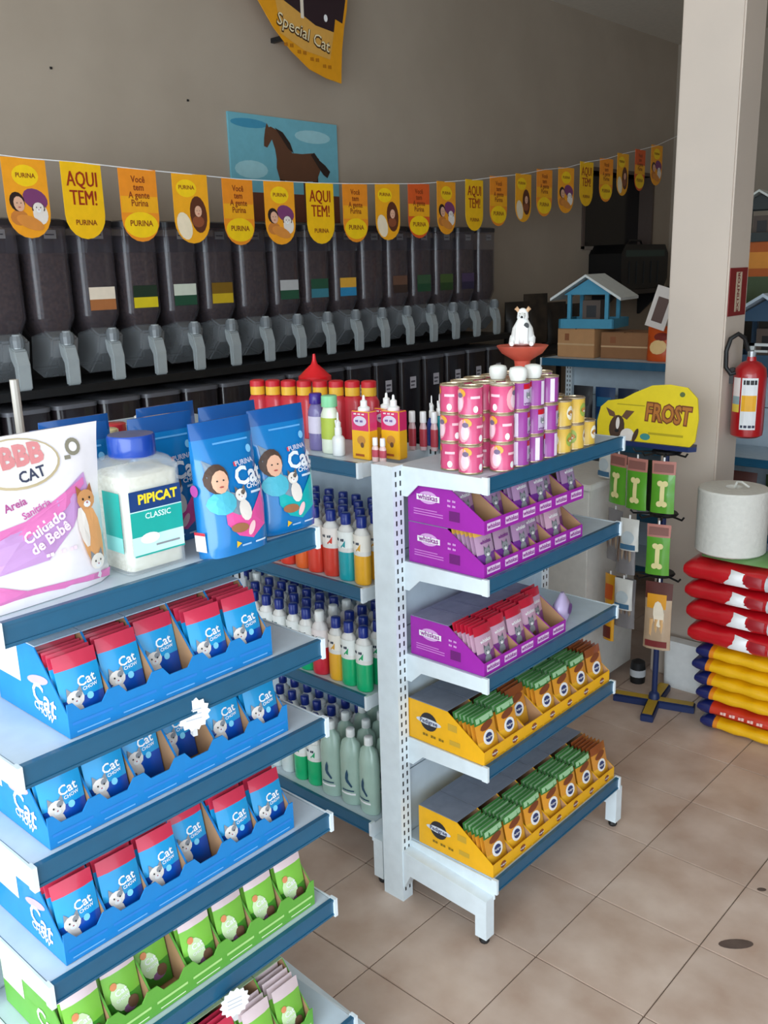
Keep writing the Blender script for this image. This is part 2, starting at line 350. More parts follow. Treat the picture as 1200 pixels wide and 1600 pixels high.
def display_box(name, cell, h, lip, d, c_side, c_lid, style):
    ms = mat(c_side, .5, coat=.15); ml = mat(c_lid, .6)
    r = empty(name); th = .0018; slant = (.36 if style in ('blue', 'green') else .47)*d
    prof = [(0, 0), (0, lip), (slant, h), (d, h), (d, 0)]
    def panel(x0, x1, outm, left):
        m = MB().prism(prof, 'x', x0, x1, outm)
        xi = x1 if left else x0; Sf = (lambda u, v, o: (xi+o, u, v)) if left else (lambda u, v, o: (xi-o, u, v))
        m.poly([(p[0]*.985+.001, p[1]*.99+.0005) for p in prof], CARD, Sf, .0003)
        if left:
            SO = lambda u, v, o: (x0-o, u, v)
            if style == 'blue':
                m.poly([(d-.002, .055), (d-.002, h-.01), (d*.62, h-.01), (d*.62, .055)], mat('#e2e8e6', .5), SO, .0005)
                m.text('Cat', d*.30, .045, .05, P_WHITE, SO, .001, -.25, True); m.text('CHOW', d*.32, .022, .018, P_WHITE, SO, .001, -.25, True)
                m.ell(d*.36, .074, .035, .008, mat('#b9a7bb', .5), SO, .0007, -.2)
            elif style == 'green':
                m.poly([(d-.002, .05), (d-.002, h-.01), (d*.66, h-.01), (d*.66, .05)], mat('#dfe8d2', .5), SO, .0005)
                m.text('Cat', d*.34, .045, .045, P_WHITE, SO, .001, -.2, True)
            elif style == 'purple':
                m.ell(d*.72, h*.64, .030, .016, mat('#d9a6dc', .5), SO, .0005); m.rect(d*.72-.036, d*.72+.036, h*.56, h*.70, P_WHITE, SO, .0008)
                m.text('whiskas', d*.72, h*.64, .020, mat('#8e1a8c', .5), SO, .0013, 0, True); bars(m, d*.42, h*.66, .030, .006, mat('#d9a0dc', .5), SO, .001, 2); bars(m, d*.42, h*.54, .030, .006, mat('#d9a0dc', .5), SO, .001, 2)
                m.rect(d*.52, d*.92, h*.26, h*.285, mat('#d27fd2', .5), SO); m.rect(d*.52, d*.92, h*.20, h*.225, mat('#d27fd2', .5), SO); m.rect(d*.6, d*.92, h*.32, h*.345, mat('#d27fd2', .5), SO)
                m.rect(d*.30, d*.44, h*.18, h*.42, mat('#6d1470', .6), SO)
            else:
                m.ell(d*.72, h*.56, .028, .026, mat('#2b2a30', .5), SO, .0005, 0, 18); m.ell(d*.72, h*.56, .042, .009, mat('#d8dce2', .5), SO, .0008, 0, 18)
                m.text('Pedigree', d*.72, h*.56, .017, mat('#1d2a5e', .5), SO, .0013, 0, True); bars(m, d*.68, h*.22, .080, .008, mat('#8a6a12', .6), SO, .001, 3)
                m.rect(d*.34, d*.46, h*.55, h*.72, mat('#caa030', .6), SO); m.rect(d*.3, d*.44, h*.2, h*.32, mat('#caa030', .6), SO)
        m.build('side_panel', r)
    panel(0, th, ms, True); panel(cell-th, cell, ms, False)
    MB().box(th, cell-th, d-th, d, 0, h, ms).box(th, cell-th, 0, d, 0, th, CARD).build('tray_bottom', r)
    if style in ('blue', 'green'):
        e = .010; lp = [(0, 0), (cell, 0), (cell, lip+.016), (cell-e, lip+.016), (cell-e-.012, lip), (e+.012, lip), (e, lip+.016), (0, lip+.016)]
    else: lp = [(0, 0), (cell, 0), (cell, lip), (0, lip)]
    m = MB().prism(lp, 'y', -th, 0, ms)
    if style in ('blue', 'green'):
        m.rect(.006, cell-.006, lip*.50, lip*.62, mat('#2a7fd0' if style == 'blue' else '#b5e08a', .4), front(-th)); m.rect(.012, cell-.012, lip*.16, lip*.22, mat('#6fb1ea' if style == 'blue' else '#dff0c0', .5), front(-th))
    elif style == 'purple':
        m.rect(cell*.14, cell*.86, lip*.25, lip*.78, mat('#e8cbe9', .5), front(-th)); m.text('whiskas', cell/2, lip*.52, .016, mat('#8e1a8c', .5), front(-th))
    else:
        m.ell(cell*.5, lip*.5, .012, .010, mat('#8d4a26', .5), front(-th)); m.text('Pedigree', cell*.5, lip*.5, .007, P_WHITE, front(-th)); m.rect(.004, cell-.004, lip*.1, lip*.18, mat('#c98f1c', .5), front(-th))
    m.build('front_lip', r)
    MB().box(.001, cell-.001, slant, d-.001, h, h+.002, ml).rect(.006, cell-.006, slant+.02, d-.02, mat(c_lid, .45, var=.12), lambda u, v, o: (u, v, h+.002+o)).build('lid', r)
    tag(r, 'box', 'box'); return Proto(r)
P = {'cat': pouch('pet_food_pouch', .072, .118, 'cat'), 'green': pouch('pet_food_pouch', .066, .118, 'green'), 'purple': pouch('pet_food_pouch', .066, .112, 'purple'),
     'redpurple': pouch('pet_food_pouch', .066, .112, 'redpurple'), 'goldpurple': pouch('pet_food_pouch', .066, .112, 'goldpurple'),
     'yellow': pouch('pet_food_pouch', .080, .112, 'yellow'), 'brownyellow': pouch('pet_food_pouch', .080, .112, 'brownyellow')}
B = {'blue': display_box('display_box', .081, .128, .040, .225, '#0b80c8', '#a9bccb', 'blue'), 'shortblue': display_box('display_box', .081, .124, .038, .225, '#0b80c8', '#a9bccb', 'blue'), 'green': display_box('display_box', .077, .130, .040, .235, '#62a83c', '#9bb08a', 'green'),
     'purple': display_box('display_box', .0745, .104, .034, .232, '#a01fa4', '#8a86a4', 'purple'), 'yellow': display_box('display_box', .0895, .112, .036, .245, '#f2b211', '#7c8290', 'yellow')}
CELL = {'blue': .081, 'shortblue': .081, 'green': .077, 'purple': .0745, 'yellow': .0895}
PN = {'cat': 'blue', 'green': 'green', 'purple': 'purple', 'redpurple': 'red topped purple', 'goldpurple': 'gold topped purple', 'yellow': 'green topped yellow', 'brownyellow': 'brown topped yellow'}
def row(where, style, X, Y, z, cells, d0=.012, tilt=-.22):
    """cells: list of (kind, setback, number of pouches)"""
    sn = style.replace('short', '')
    for i, (kind, back, cnt) in enumerate(cells):
        y = Y+i*CELL[style]
        B[style].put((X, y, z), PI/2, f'{sn} cardboard pouch display box, {ORD[i]} from the left in {where}', f'{sn} display boxes in {where}')
        for k in range(cnt):
            yb = d0+back+k*(.0145 if 'blue' in style or style == 'green' else .0128)
            if 'blue' in style and yb > .082: break
            if style in ('purple', 'yellow') and yb > .092-(.004 if style == 'purple' else 0)-.006: break
            P[kind].put((X-yb, y+CELL[style]/2+random.uniform(-.0015, .0015), z+.004+random.uniform(0, .003)), PI/2+random.uniform(-.012, .012),
                        f'{PN[kind]} pouch, {ORD[k]} from front, {ORD[i]} box from left, {where}', f'pouches in {where}', tilt)
row('top blue row', 'blue', -1.217, .602, 1.021, [('cat', 0, 6), ('cat', .012, 5), ('cat', .03, 5), ('cat', 0, 6), ('cat', 0, 6)])
row('middle blue row', 'shortblue', -1.217, .548, .856, [('cat', 0, 4), ('cat', .005, 5), ('cat', .03, 3), ('cat', .045, 3), ('cat', .01, 3), ('cat', 0, 5)])
row('lowest blue row', 'blue', -1.217, .548, .646, [('cat', 0, 6), ('cat', .0, 6), ('cat', .004, 6), ('cat', .03, 5), ('cat', 0, 6), ('cat', 0, 7)])
row('main green row', 'green', -1.217, .538, .446, [('green', 0, 5), ('green', .01, 6), ('green', .035, 4), ('green', 0, 6), ('green', 0, 6), ('green', .0, 7), ('green', 0, 8)])
row('bottom nearest shelf', 'green', -1.19, .80, .181, [('cat', .02, 3), ('green', .0, 3), ('green', .0, 6)])
row('lower purple layer', 'purple', -1.225, 1.672, .983, [('goldpurple', 0, 8), ('goldpurple', 0, 5), ('purple', 0, 5), ('purple', .02, 4), ('redpurple', .0, 5), ('redpurple', .04, 3)])
row('upper purple layer', 'purple', -1.225, 1.672, 1.090, [('purple', .06, 3), ('purple', .03, 4), ('purple', .0, 3), ('purple', .0, 3), ('purple', .03, 2), ('purple', .0, 2)])
row('single purple row', 'purple', -1.225, 1.672, .731, [('redpurple', 0, 7), ('redpurple', .01, 7), ('redpurple', .01, 6), ('redpurple', .02, 6), ('redpurple', .05, 4)])
row('upper yellow row', 'yellow', -1.222, 1.668, .491, [('yellow', 0, 7), ('yellow', 0, 7), ('brownyellow', .03, 3), ('yellow', 0, 7), ('yellow', 0, 8), ('yellow', 0, 8), ('brownyellow', 0, 8)])
row('bottom yellow row', 'yellow', -1.194, 1.668, .181, [('yellow', 0, 9), ('yellow', .0, 9), ('yellow', 0, 9), ('yellow', 0, 9), ('yellow', 0, 9), ('yellow', 0, 9), ('brownyellow', 0, 9)])
lp = mat('#c9b7dd', .12, alpha=.85)
m = MB().lathe([(.03, 0), (.045, .02), (.046, .05), (.02, .075), (.01, .085)], lp, 10, sx=1, sy=.5); m.ell(0, .04, .02, .015, mat('#6b2a86', .4), front(-.0235))
tag(m.build('treat_bag', loc=(-1.27, 2.10, .7315), rz=PI/2+.3, smooth=True), 'loose lilac treat bag beside the purple boxes on the third shelf', 'bag')
# starburst price tags
def burst(label, loc, R):
    pts = []
    for j in range(28):
        r = R if j % 2 == 0 else R*.84; pts.append((r*math.cos(2*PI*j/28), r*math.sin(2*PI*j/28)))
    m = MB().prism(pts, 'y', -.0015, 0, P_WHITE)
    for k in range(3): m.rect(-R*.5, R*.45, R*(.25-.28*k), R*(.33-.28*k), mat('#b9bcc4', .6), front(-.0015))
    m.box(-.004, .004, -.0005, .012, -R-.01, -R*.3, mat('#c8c8c8', .4))
    tag(m.build('price_tag', loc=loc, rz=PI/2-.25), label, 'tag')
burst('white starburst price tag clipped to the third blue pouch shelf rail', (-1.195, .812, .985), .030)
burst('white starburst price tag above the lowest nearest shelf', (-1.175, .832, .40), .030)
# ------------------------------------------------------------------ bags and jar on the nearest top shelf
def bag_surface(wd, h, t, seed=0, flare=0, gus=.0):
    def hw(z): return wd/2*(1+flare*(z/h)**2-.04*math.sin(PI*z/h))
    def yf(x, z):
        zz = z/h; prof = (1-.93*max(0, (zz-.12)/.88)**1.7)*(.86+.14*min(1, zz/.12))
        return -(t/2)*prof*(max(0, 1-abs(x/hw(z))**3.2))**.55*(1-gus)-(t/2)*prof*gus - .0015*math.sin(9*zz*2+seed+x*40)*min(1, zz*3)*(1-.6*zz)
    return hw, yf
def bag(m, wd, h, t, mt, mt_side, seed=0, flare=0, gus=0, nz=16, nx=10, ztop_mat=None):
    hw, yf = bag_surface(wd, h, t, seed, flare, gus); rings = []
    for k in range(nz+1):
        z = h*k/nz; xs = [-hw(z)+2*hw(z)*i/nx for i in range(nx+1)]
        rings.append([(x, yf(x, z), z) for x in xs]+[(x, -yf(x, z), z) for x in reversed(xs)])
    m.loft(rings, [mt if k < nz-2 or not ztop_mat else ztop_mat for k in range(nz)])
    return lambda u, v, o: (u, yf(u, v)-o-.0006, v)
# litter bag
r = empty('litter_bag', (-1.262, .578, 1.241), PI/2+.06, 'large white and pink cat litter bag at left end of top shelf', 'bag')
BW = mat('#f4eef2', .25, coat=.6); m = MB()
Sf = bag(m, .30, .245, .075, BW, BW, 1, .05, .1); m.build('sack', r, smooth=True)
m = MB(); pink = mat('#e27ab8', .3, coat=.5); lil = mat('#c99ad0', .3, coat=.4)
m.poly([(-.145, .004), (.14, .004), (.145, .016), (.05, .012), (-.03, .022), (-.09, .045), (-.142, .08)], pink, Sf, .0012, 4)
m.poly([(-.14, .115), (-.06, .108), (.02, .125), (.07, .150), (.115, .175), (.118, .150), (.08, .10), (.03, .062), (-.05, .058), (-.14, .075)], lil, Sf, .0012, 4)
m.poly([(-.14, .108), (-.06, .100), (.02, .118), (.07, .143), (.112, .168), (.112, .158), (.07, .128), (.0, .10), (-.14, .095)], pink, Sf, .0018, 3)
m.ell(.012, .205, .068, .036, mat('#c7b48f', .5), Sf, .001, -.05, 26, 4); m.ell(.012, .206, .064, .033, mat('#efe9e4', .4), Sf, .0018, -.05, 26, 4)
m.text('BBB', .020, .215, .040, mat('#d98a8c', .4), Sf, .003, .03, bold=.05); m.text('CAT', .030, .187, .022, mat('#3a3f58', .5), Sf, .003, .12)
m.text('Areia', -.005, .150, .016, mat('#b0508e', .5), Sf, .002, .2); m.text('Sanitária', .025, .138, .014, mat('#c65aa0', .5), Sf, .002, .3)
m.text('Cuidado\nde Bebê', .035, .102, .022, mat('#fbe3f2', .4), Sf, .0028, .35, bold=.03); bars(m, .055, .07, .06, .006, mat('#fbe3f2', .4), Sf, .0028, 3)
m.ell(.105, .215, .013, .013, mat('#8c8674', .5), Sf, .0012); m.ell(.105, .215, .007, .007, BW, Sf, .0018); m.rect(.088, .098, .198, .204, mat('#8c8674', .5), Sf)
m.ell(.110, .078, .020, .050, mat('#e3a469', .5), Sf, .003, .1, 14, 2); m.ell(.096, .095, .009, .032, CATW, Sf, .0036, .1, 10); head(m, .108, .135, .017, mat('#d99a62', .5), mat('#a8683c', .5), Sf, .0034)
head(m, .112, .038, .014, mat('#f3ece2', .5), GREY, Sf, .0036)
m.build('print', r)
# litter jar
r = empty('litter_jar', (-1.228, .742, 1.241), 0, 'clear square jar of cream litter with teal label and blue lid', 'jar')
def rr(x0, x1, y0, y1, z, rd=.012, n=3):
    out = []
    for cx, cy, a in ((x1-rd, y0+rd, -PI/2), (x1-rd, y1-rd, 0), (x0+rd, y1-rd, PI/2), (x0+rd, y0+rd, PI)):
        for k in range(n+1): out.append((cx+rd*math.cos(a+PI/2*k/n), cy+rd*math.sin(a+PI/2*k/n), z))
    return out
cream = two_tone('litter_grain', '#d6cdb4', '#efe9d6', 160, .8, rnd=0)
MB().loft([rr(-.098, -.004, .004, .106, z) for z in (.004, .155)]+[rr(-.09, -.012, .012, .098, .160)], cream).build('litter', r, smooth=True)
glass = mat('#e8eef0', .08, alpha=.32, coat=1)
MB().loft([rr(-.102, 0, 0, .11, 0), rr(-.102, 0, 0, .11, .165), rr(-.094, -.008, .008, .102, .178, .02), rr(-.085, -.017, .017, .093, .183, .03)], glass).build('jar_body', r, smooth=True)
lidb = mat('#0b3f9e', .3, coat=.5)
MB().lathe([(.036, .180), (.038, .183), (.038, .212), (.036, .215), (.030, .2155)], [lidb]*3+[mat('#4a5a8a', .3)], 24, (-.051, .055, 0)).build('lid', r, smooth=True)
m = MB(); RX = lambda u, v, o: (.0004+o, u, v); teal = mat('#14a89c', .35, coat=.3)
m.rect(.008, .104, .03, .132, mat('#c9ece6', .4), RX, .0006); m.rect(.008, .104, .06, .10, teal, RX, .0009); m.rect(.008, .104, .07, .10, teal, RX, .001); m.rect(.008, .104, .102, .134, mat('#123a74', .35), RX, .0011)
m.text('PIPICAT', .060, .119, .021, mat('#f2d62a', .4), RX, .0016, 0, bold=.04); m.text('CLASSIC', .058, .091, .013, mat('#d8f5f0', .4), RX, .0016); m.ell(.04, .055, .018, .009, P_WHITE, RX, .0014); m.rect(.05, .095, .04, .043, GREY, RX, .0014)
m.rect(.060-.052+.002, .104, .028, .0305, teal, RX, .0012)
FY = front(-.0004)
m.rect(-.060, -.012, .035, .132, teal, FY, .0006); m.rect(-.06, -.012, .035, .06, mat('#8fd6cf', .4), FY, .0009)
m.build('label', r)
# cat food bags
blueA, blueB, blueC = mat('#0c74b8', .25, coat=.6, rnd=.1), mat('#0a7fc9', .25, coat=.6), mat('#0c559e', .25, coat=.6)
def catbag(acc, name='cat_food_bag'):
    r = empty(name); tag(r, 'bag', 'bag'); m = MB(); wd, h, t = .135, .225, .075
    Sf = bag(m, wd, h, t, blueA, blueB, 3, -.04, .25, ztop_mat=blueC); m.build('sack', r, smooth=True)
    m = MB(); A = mat(acc, .3, coat=.4)
    m.poly([(-.035, .085), (-.005, .070), (.02, .066), (.045, .078), (.062, .108), (.060, .070), (.045, .040), (.015, .022), (-.015, .032), (-.035, .055)], A, Sf, .0012, 4)
    m.poly([(-.058, .165), (-.035, .150), (-.022, .125), (-.018, .100), (.006, .098), (.016, .066), (-.01, .066), (-.038, .082), (-.052, .12)], mat('#7f8f9f', .5), Sf, .0016, 4)
    person(m, -.036, .128, .021, mat('#4fb6cc', .5), mat('#4a3428', .5), Sf, .0022, -.15)
    m.ell(.004, .072, .013, .018, CATW, Sf, .003, .1, 12, 2); head(m, .001, .098, .012, CATW, mat('#6b5f56', .5), Sf, .0034, patch=mat('#6b5f56', .5))
    m.text('Cat', .026, .128, .042, mat('#e6ecf2', .3), Sf, .003, .05, bold=.03); m.text('CHOW', .036, .110, .012, mat('#e6ecf2', .3), Sf, .003, .05); m.text('PURINA', .024, .150, .012, mat('#cfd3e6', .4), Sf, .002, .05); m.rect(.0, .006, .146, .153, mat('#d8384a', .4), Sf, .002)
    m.ell(.042, .170, .006, .007, mat('#7fc4ec', .4), Sf, .0015); m.rect(-.03, .045, .186, .189, mat('#5fa8e0', .4), Sf, .0012, 4)
    m.rect(.025, .05, .096, .100, mat('#cfe2f2', .4), Sf, .0015, 2); m.ell(-.012, .045, .018, .008, mat('#a06a46', .5), Sf, .0024, -.1); m.ell(.012, .040, .006, .013, mat('#f3c6c9', .5), Sf, .0026, -.5)
    m.ell(-.018, .018, .007, .007, mat('#f2c12c', .4), Sf, .0014, 0, 3); m.rect(.02, .045, .012, .015, mat('#cfe2f2', .4), Sf, .0015, 2); m.rect(-.01, .01, .012, .015, mat('#9cc6ee', .4), Sf, .0015, 2)
    m.build('print', r)
    m = MB(); SS = lambda u, v, o: (-wd/2*.985-o, u, v)
    m.rect(-.014, .014, .012, .045, mat('#f1e6e4', .5), SS, .001); m.rect(-.014, .014, .040, .045, mat('#cc3344', .5), SS, .0015); m.build('side_label', r)
    m = MB(); m.ell(0, .115, .010, .010, mat('#b04a9a', .5), SS, .0015); m.build('side_roundel', r)
    return Proto(r)
cp = catbag('#e7569f'); ct = catbag('#12b3b4')
cp.put((-1.213, .935, 1.241), PI/2+.03, 'blue cat food bag with pink bowl print, right of the litter jar', rx=-.07)
ct.put((-1.245, 1.078, 1.241), PI/2+.0, 'blue cat food bag with teal print at shelf right end', rx=-.03)
for i, (x, y, k) in enumerate([(-1.378, .75, 0), (-1.36, .905, 1), (-1.355, 1.055, 0), (-1.46, .80, 1), (-1.46, .985, 0)]):
    nm = ['directly behind the litter jar', 'behind the gap between jar and pink print bag', 'in the middle row nearest the right end', 'in the back row towards the left', 'in the back row towards the right'][i]
    (cp if k else ct).put((x, y, 1.241), PI/2+random.uniform(-.12, .12), f'blue cat food bag {nm}', rx=random.uniform(-.04, .05))
# ------------------------------------------------------------------ bottles
def bottle(name, body, cap, h=.2, r=.027, label=None, capr=.014, caph=.03, sy=.75, sh=.82, txt=None, two=None):
    hb = h-caph
    mb_ = mat(body, .3, coat=.4, rnd=.06)
    prof = [(r*.92, 0), (r, .006), (r, hb*sh), (r*.8, hb*.92), (capr*.9, hb*.985), (capr*.85, hb)]
    if two:
        prof = [(r*.92, 0), (r, .006), (r, hb*.52), (r, hb*sh), (r*.8, hb*.92), (capr*.9, hb*.985), (capr*.85, hb)]; wt = mat(two, .3, coat=.4, rnd=.06)
        m = MB().lathe(prof, [mb_, mb_, wt, wt, wt, wt], 14, sy=sy)
    else: m = MB().lathe(prof, mb_, 14, sy=sy)
    if label:
        lc, z0, z1 = label
        m.lathe([(r+.0006, h*z0), (r+.0006, h*z1)], mat(lc, .4), 14, sy=sy, cap=False)
        if txt: 
            Sf = lambda u, v, o: (u, -math.sqrt(max(0, 1-(u/(r+.0006))**2))*(r+.0006)*sy-o, v)
            bars(m, 0, h*(z0+z1)/2, r*1.3, txt[1]*.7, mat(txt[2], .4), Sf, .0006, 2); m.poly([(-r*.7, h*z0), (r*.1, h*z0), (r*.55, h*(z0+z1)/2), (r*.5, h*z0*1.02)], mb_, Sf, .0004)
    o = m.build(name, smooth=True); tag(o, 'bottle', 'bottle')
    MB().lathe([(capr, hb), (capr*1.02, hb+.002), (capr*.98, h-.002), (capr*.85, h)], mat(cap, .35, coat=.3), 12).build('cap', o, smooth=True)
    return Proto(o)
BT = {n: bottle('shampoo_bottle', c, '#0c2a86', .185, .0275, (l, .50, .74), txt=t, two='#e9e7e2') for n, c, l, t in [
    ('red', '#e0402f', '#efe7e0', ('Shampoo', .011, '#444a55')), ('orange', '#ee6a2c', '#efe7e0', ('Shampoo', .011, '#444a55')), ('teal', '#1aa6b0', '#eef2ee', ('Pelos', .012, '#22324a')),
    ('yellow', '#f2b22a', '#f2ece0', ('Shampoo', .011, '#22324a')), ('green', '#14b070', '#eef2ee', ('Pelos', .012, '#22324a')), ('pale', '#d9e4e2', '#eef2f0', ('Neutro', .011, '#3a6a7a'))]}
BTW = {n: bottle('shampoo_bottle', c, '#eef0ec', .190, .0275, (l, .50, .72), txt=t, two='#efe9e6') for n, c, l, t in [('crimson', '#d62a3e', '#f0e6e4', ('Shampoo', .011, '#444a55'))]}
CLEAR = bottle('cologne_bottle', '#a9c4b6', '#f4f6f4', .235, .036, None, .013, .024, .7, .74)
m = MB(); m2 = mat('#1f4a66', .4); Sf = lambda u, v, o: (u, -math.sqrt(max(0, 1-(u/.0366)**2))*.0366*.7-o, v)
m.poly([(-.006, .10), (.0, .115), (.004, .10), (.002, .08), (.016, .062), (.012, .058), (-.004, .074), (-.008, .085)], m2, Sf, .0008, 2); m.rect(-.02, .02, .045, .049, m2, Sf, .0008, 4); m.rect(-.024, .024, .034, .040, P_WHITE, Sf, .0008, 4)
m.build('label_print', CLEAR.r)
def bottles(shelf_name, z, grid, y0=1.672, dy=.056):
    """grid: columns from the white post leftwards: (x, kinds front to back)"""
    for c, (x, kinds) in enumerate(grid):
        for r_, kd in enumerate(kinds):
            if kd is None: continue
            pr = CLEAR if kd == 'clear' else (BTW.get(kd) or BT[kd])
            nm = {'clear': 'clear cologne bottle', 'crimson': 'white capped crimson bottle'}.get(kd, f'{kd} shampoo bottle')
            pos = 'front row' if r_ == 0 else f'{ORD[r_]} row back'
            pr.put((x+random.uniform(-.003, .003), y0+r_*dy+random.uniform(-.003, .003), z+.001), random.uniform(-.2, .2), f'{nm}, {pos}, {ORD[c]} column from the post, {shelf_name} shelf', f'bottles on the {shelf_name} shampoo shelf')
xs = [-1.624-.058*k for k in range(19)]
k2 = ['yellow', 'teal', 'red', 'red', 'orange', 'red', 'orange', 'orange', 'pale', 'teal', 'green', 'red', 'orange', 'yellow', 'teal', 'red', 'orange', 'red', 'orange']
bottles('upper', ZS[1], [(xs[i], [k2[i]]*4) for i in range(13)])
k3 = ['green', 'green', 'yellow', 'crimson', 'green', 'pale', 'pale', 'pale', 'pale', 'pale', 'crimson', 'pale', 'pale', 'green', 'pale', 'yellow', 'pale', 'pale', 'pale']
bottles('middle', ZS[2], [(xs[i], [k3[i]]*4) for i in range(14)])
xc = [-1.632-.078*k for k in range(3)]
bottles('lowest', ZS[3], [(x, ['clear']*4) for x in xc]+[(-1.865-.06*k, ['green' if k < 2 else 'pale']*4) for k in range(7)], 1.685, .066)
# top shelf of the shampoo unit
zt = ZS[0]+.001
FC = Proto(tag(MB().loft([rr(-.03, .03, -.018, .018, z, .012) for z in (0, .11)]+[rr(-.022, .022, -.014, .014, .125, .010), rr(-.011, .011, -.009, .009, .13, .008)], mat('#c4303c', .35, coat=.3)).build('flea_powder_bottle', smooth=True), 'b', 'bottle'))
MB().lathe([(.022, .126), (.022, .150), (.018, .152)], [mat('#eab634', .4), mat('#eab634', .4)], 14).lathe([(.0225, .150), (.022, .166), (.016, .169)], mat('#c8202c', .4), 14).build('cap', FC.r, smooth=True)
for i in range(8):
    FC.put((-2.12+.0625*i*.72, 1.765+.021*i, zt), random.uniform(-.1, .1), f'red powder bottle with yellow and red cap, {ORD[i]} from the left in back row', 'red powder bottles in back row')
pb = bottle('lotion_bottle', '#7d72a8', '#3c1f8c', .155, .026, ('#d8cfe4', .3, .6), .018, .028); pb.put((-1.82, 1.715, zt), 0, 'lilac lotion bottle with purple cap beside the mint capped one')
gb = bottle('lotion_bottle', '#e6ecd8', '#8fdca6', .155, .028, ('#b7c94e', .25, .62), .022, .03); gb.put((-1.757, 1.705, zt), 0, 'white and lime lotion bottle with mint green cap')
def spray(name, body, h, r, sy=.7, nozzle='#f2f2f0'):
    b = bottle(name, body, nozzle, h, r, None, r*.55, .02, sy)
    MB().lathe([(r*.4, h), (r*.45, h+.012), (r*.16, h+.02), (r*.12, h+.036), (r*.05, h+.04)], mat(nozzle, .4), 10).box(-r*.15, r*.15, -r*.5, 0, h+.012, h+.02, mat(nozzle, .4)).build('nozzle', b.r)
    return b
wb = spray('dropper_bottle', '#eef0f0', .075, .018, .9); wb.put((-1.712, 1.69, zt), 0, 'small white dropper bottle standing at shelf front edge')
def cartonspray(label, loc):
    r = empty('flea_spray_pack', loc, .05, label, 'bottle'); m = MB()
    mg, ye = mat('#d5316a', .35, coat=.3), mat('#efb41e', .35, coat=.3)
    m.box(-.030, .030, -.017, .017, 0, .075, ye).box(-.030, .030, -.017, .017, .075, .125, mg)
    Sf = front(-.017); m.ell(0, .100, .022, .013, mat('#d9cfe0', .4), Sf); bars(m, 0, .100, .03, .006, mat('#6a3f8c', .4), Sf, .001, 2); m.ell(.003, .05, .014, .012, mat('#c98a3a', .5), Sf); m.ell(.006, .038, .006, .007, BR, Sf, .001); bars(m, 0, .118, .04, .004, P_WHITE, Sf, .001, 3); m.rect(-.018, .012, .008, .014, mat('#a4501c', .5), Sf)
    m.build('carton', r, bevel=.002)
    MB().lathe([(.016, .125), (.016, .133), (.009, .137), (.009, .150), (.004, .153), (.003, .163), (.001, .165)], mat('#f2f2f0', .4), 12).build('nozzle', r, smooth=True)
cartonspray('pink and yellow flea spray pack with white nozzle, leftmost of three', (-1.625, 1.70, zt))
cartonspray('pink and yellow flea spray pack with white nozzle, rearmost of three', (-1.605, 1.765, zt))
cartonspray('pink and yellow flea spray pack with white nozzle, nearest the pink tins', (-1.563, 1.745, zt))
vb = bottle('small_vial', '#e9c9c4', '#f4f4f4', .062, .010, ('#c04a5a', .2, .5), .007, .02)
vb.put((-1.575, 1.685, zt), 0, 'tiny white capped vial in front of spray packs, left one'); vb.put((-1.551, 1.687, zt), 0, 'tiny white capped vial in front of spray packs, right one')
wv = bottle('slim_vial', '#d9b9bd', '#f2f2f2', .105, .011, ('#b8414f', .1, .55), .009, .03)
for i in range(4): wv.put((-1.60+.03*i, 1.86+.01*i, zt), 0, f'slim white and red vial behind the spray packs, {ORD[i]} from left', 'slim vials behind the spray packs')
bb = spray('blue_spray_bottle', '#123f9c', .10, .014, .9); bb.put((-1.585, 1.975-.05, zt), 0, 'dark blue slim spray bottle beside the teal one')
tb2 = spray('teal_spray_bottle', '#16a6b8', .11, .018, .8); tb2.put((-1.548, 1.935-.02, zt), 0, 'teal spray bottle with white nozzle left of the pink tins')
# red funnel feeder
r = MB().lathe([(.05, 0), (.05, .012), (.044, .016), (.03, .03), (.010, .048), (.006, .06), (.004, .078)], mat('#d81420', .35), 18).build('funnel', loc=(-2.03, 1.915, zt+.157), smooth=True)
tag(r, 'bright red plastic funnel on a clear feeder behind the powder bottles', 'feeder')
MB().lathe([(.035, -.157), (.035, -.03), (.03, 0)], mat('#c9d2d6', .1, alpha=.35), 14).build('feeder_tube', r, smooth=True)
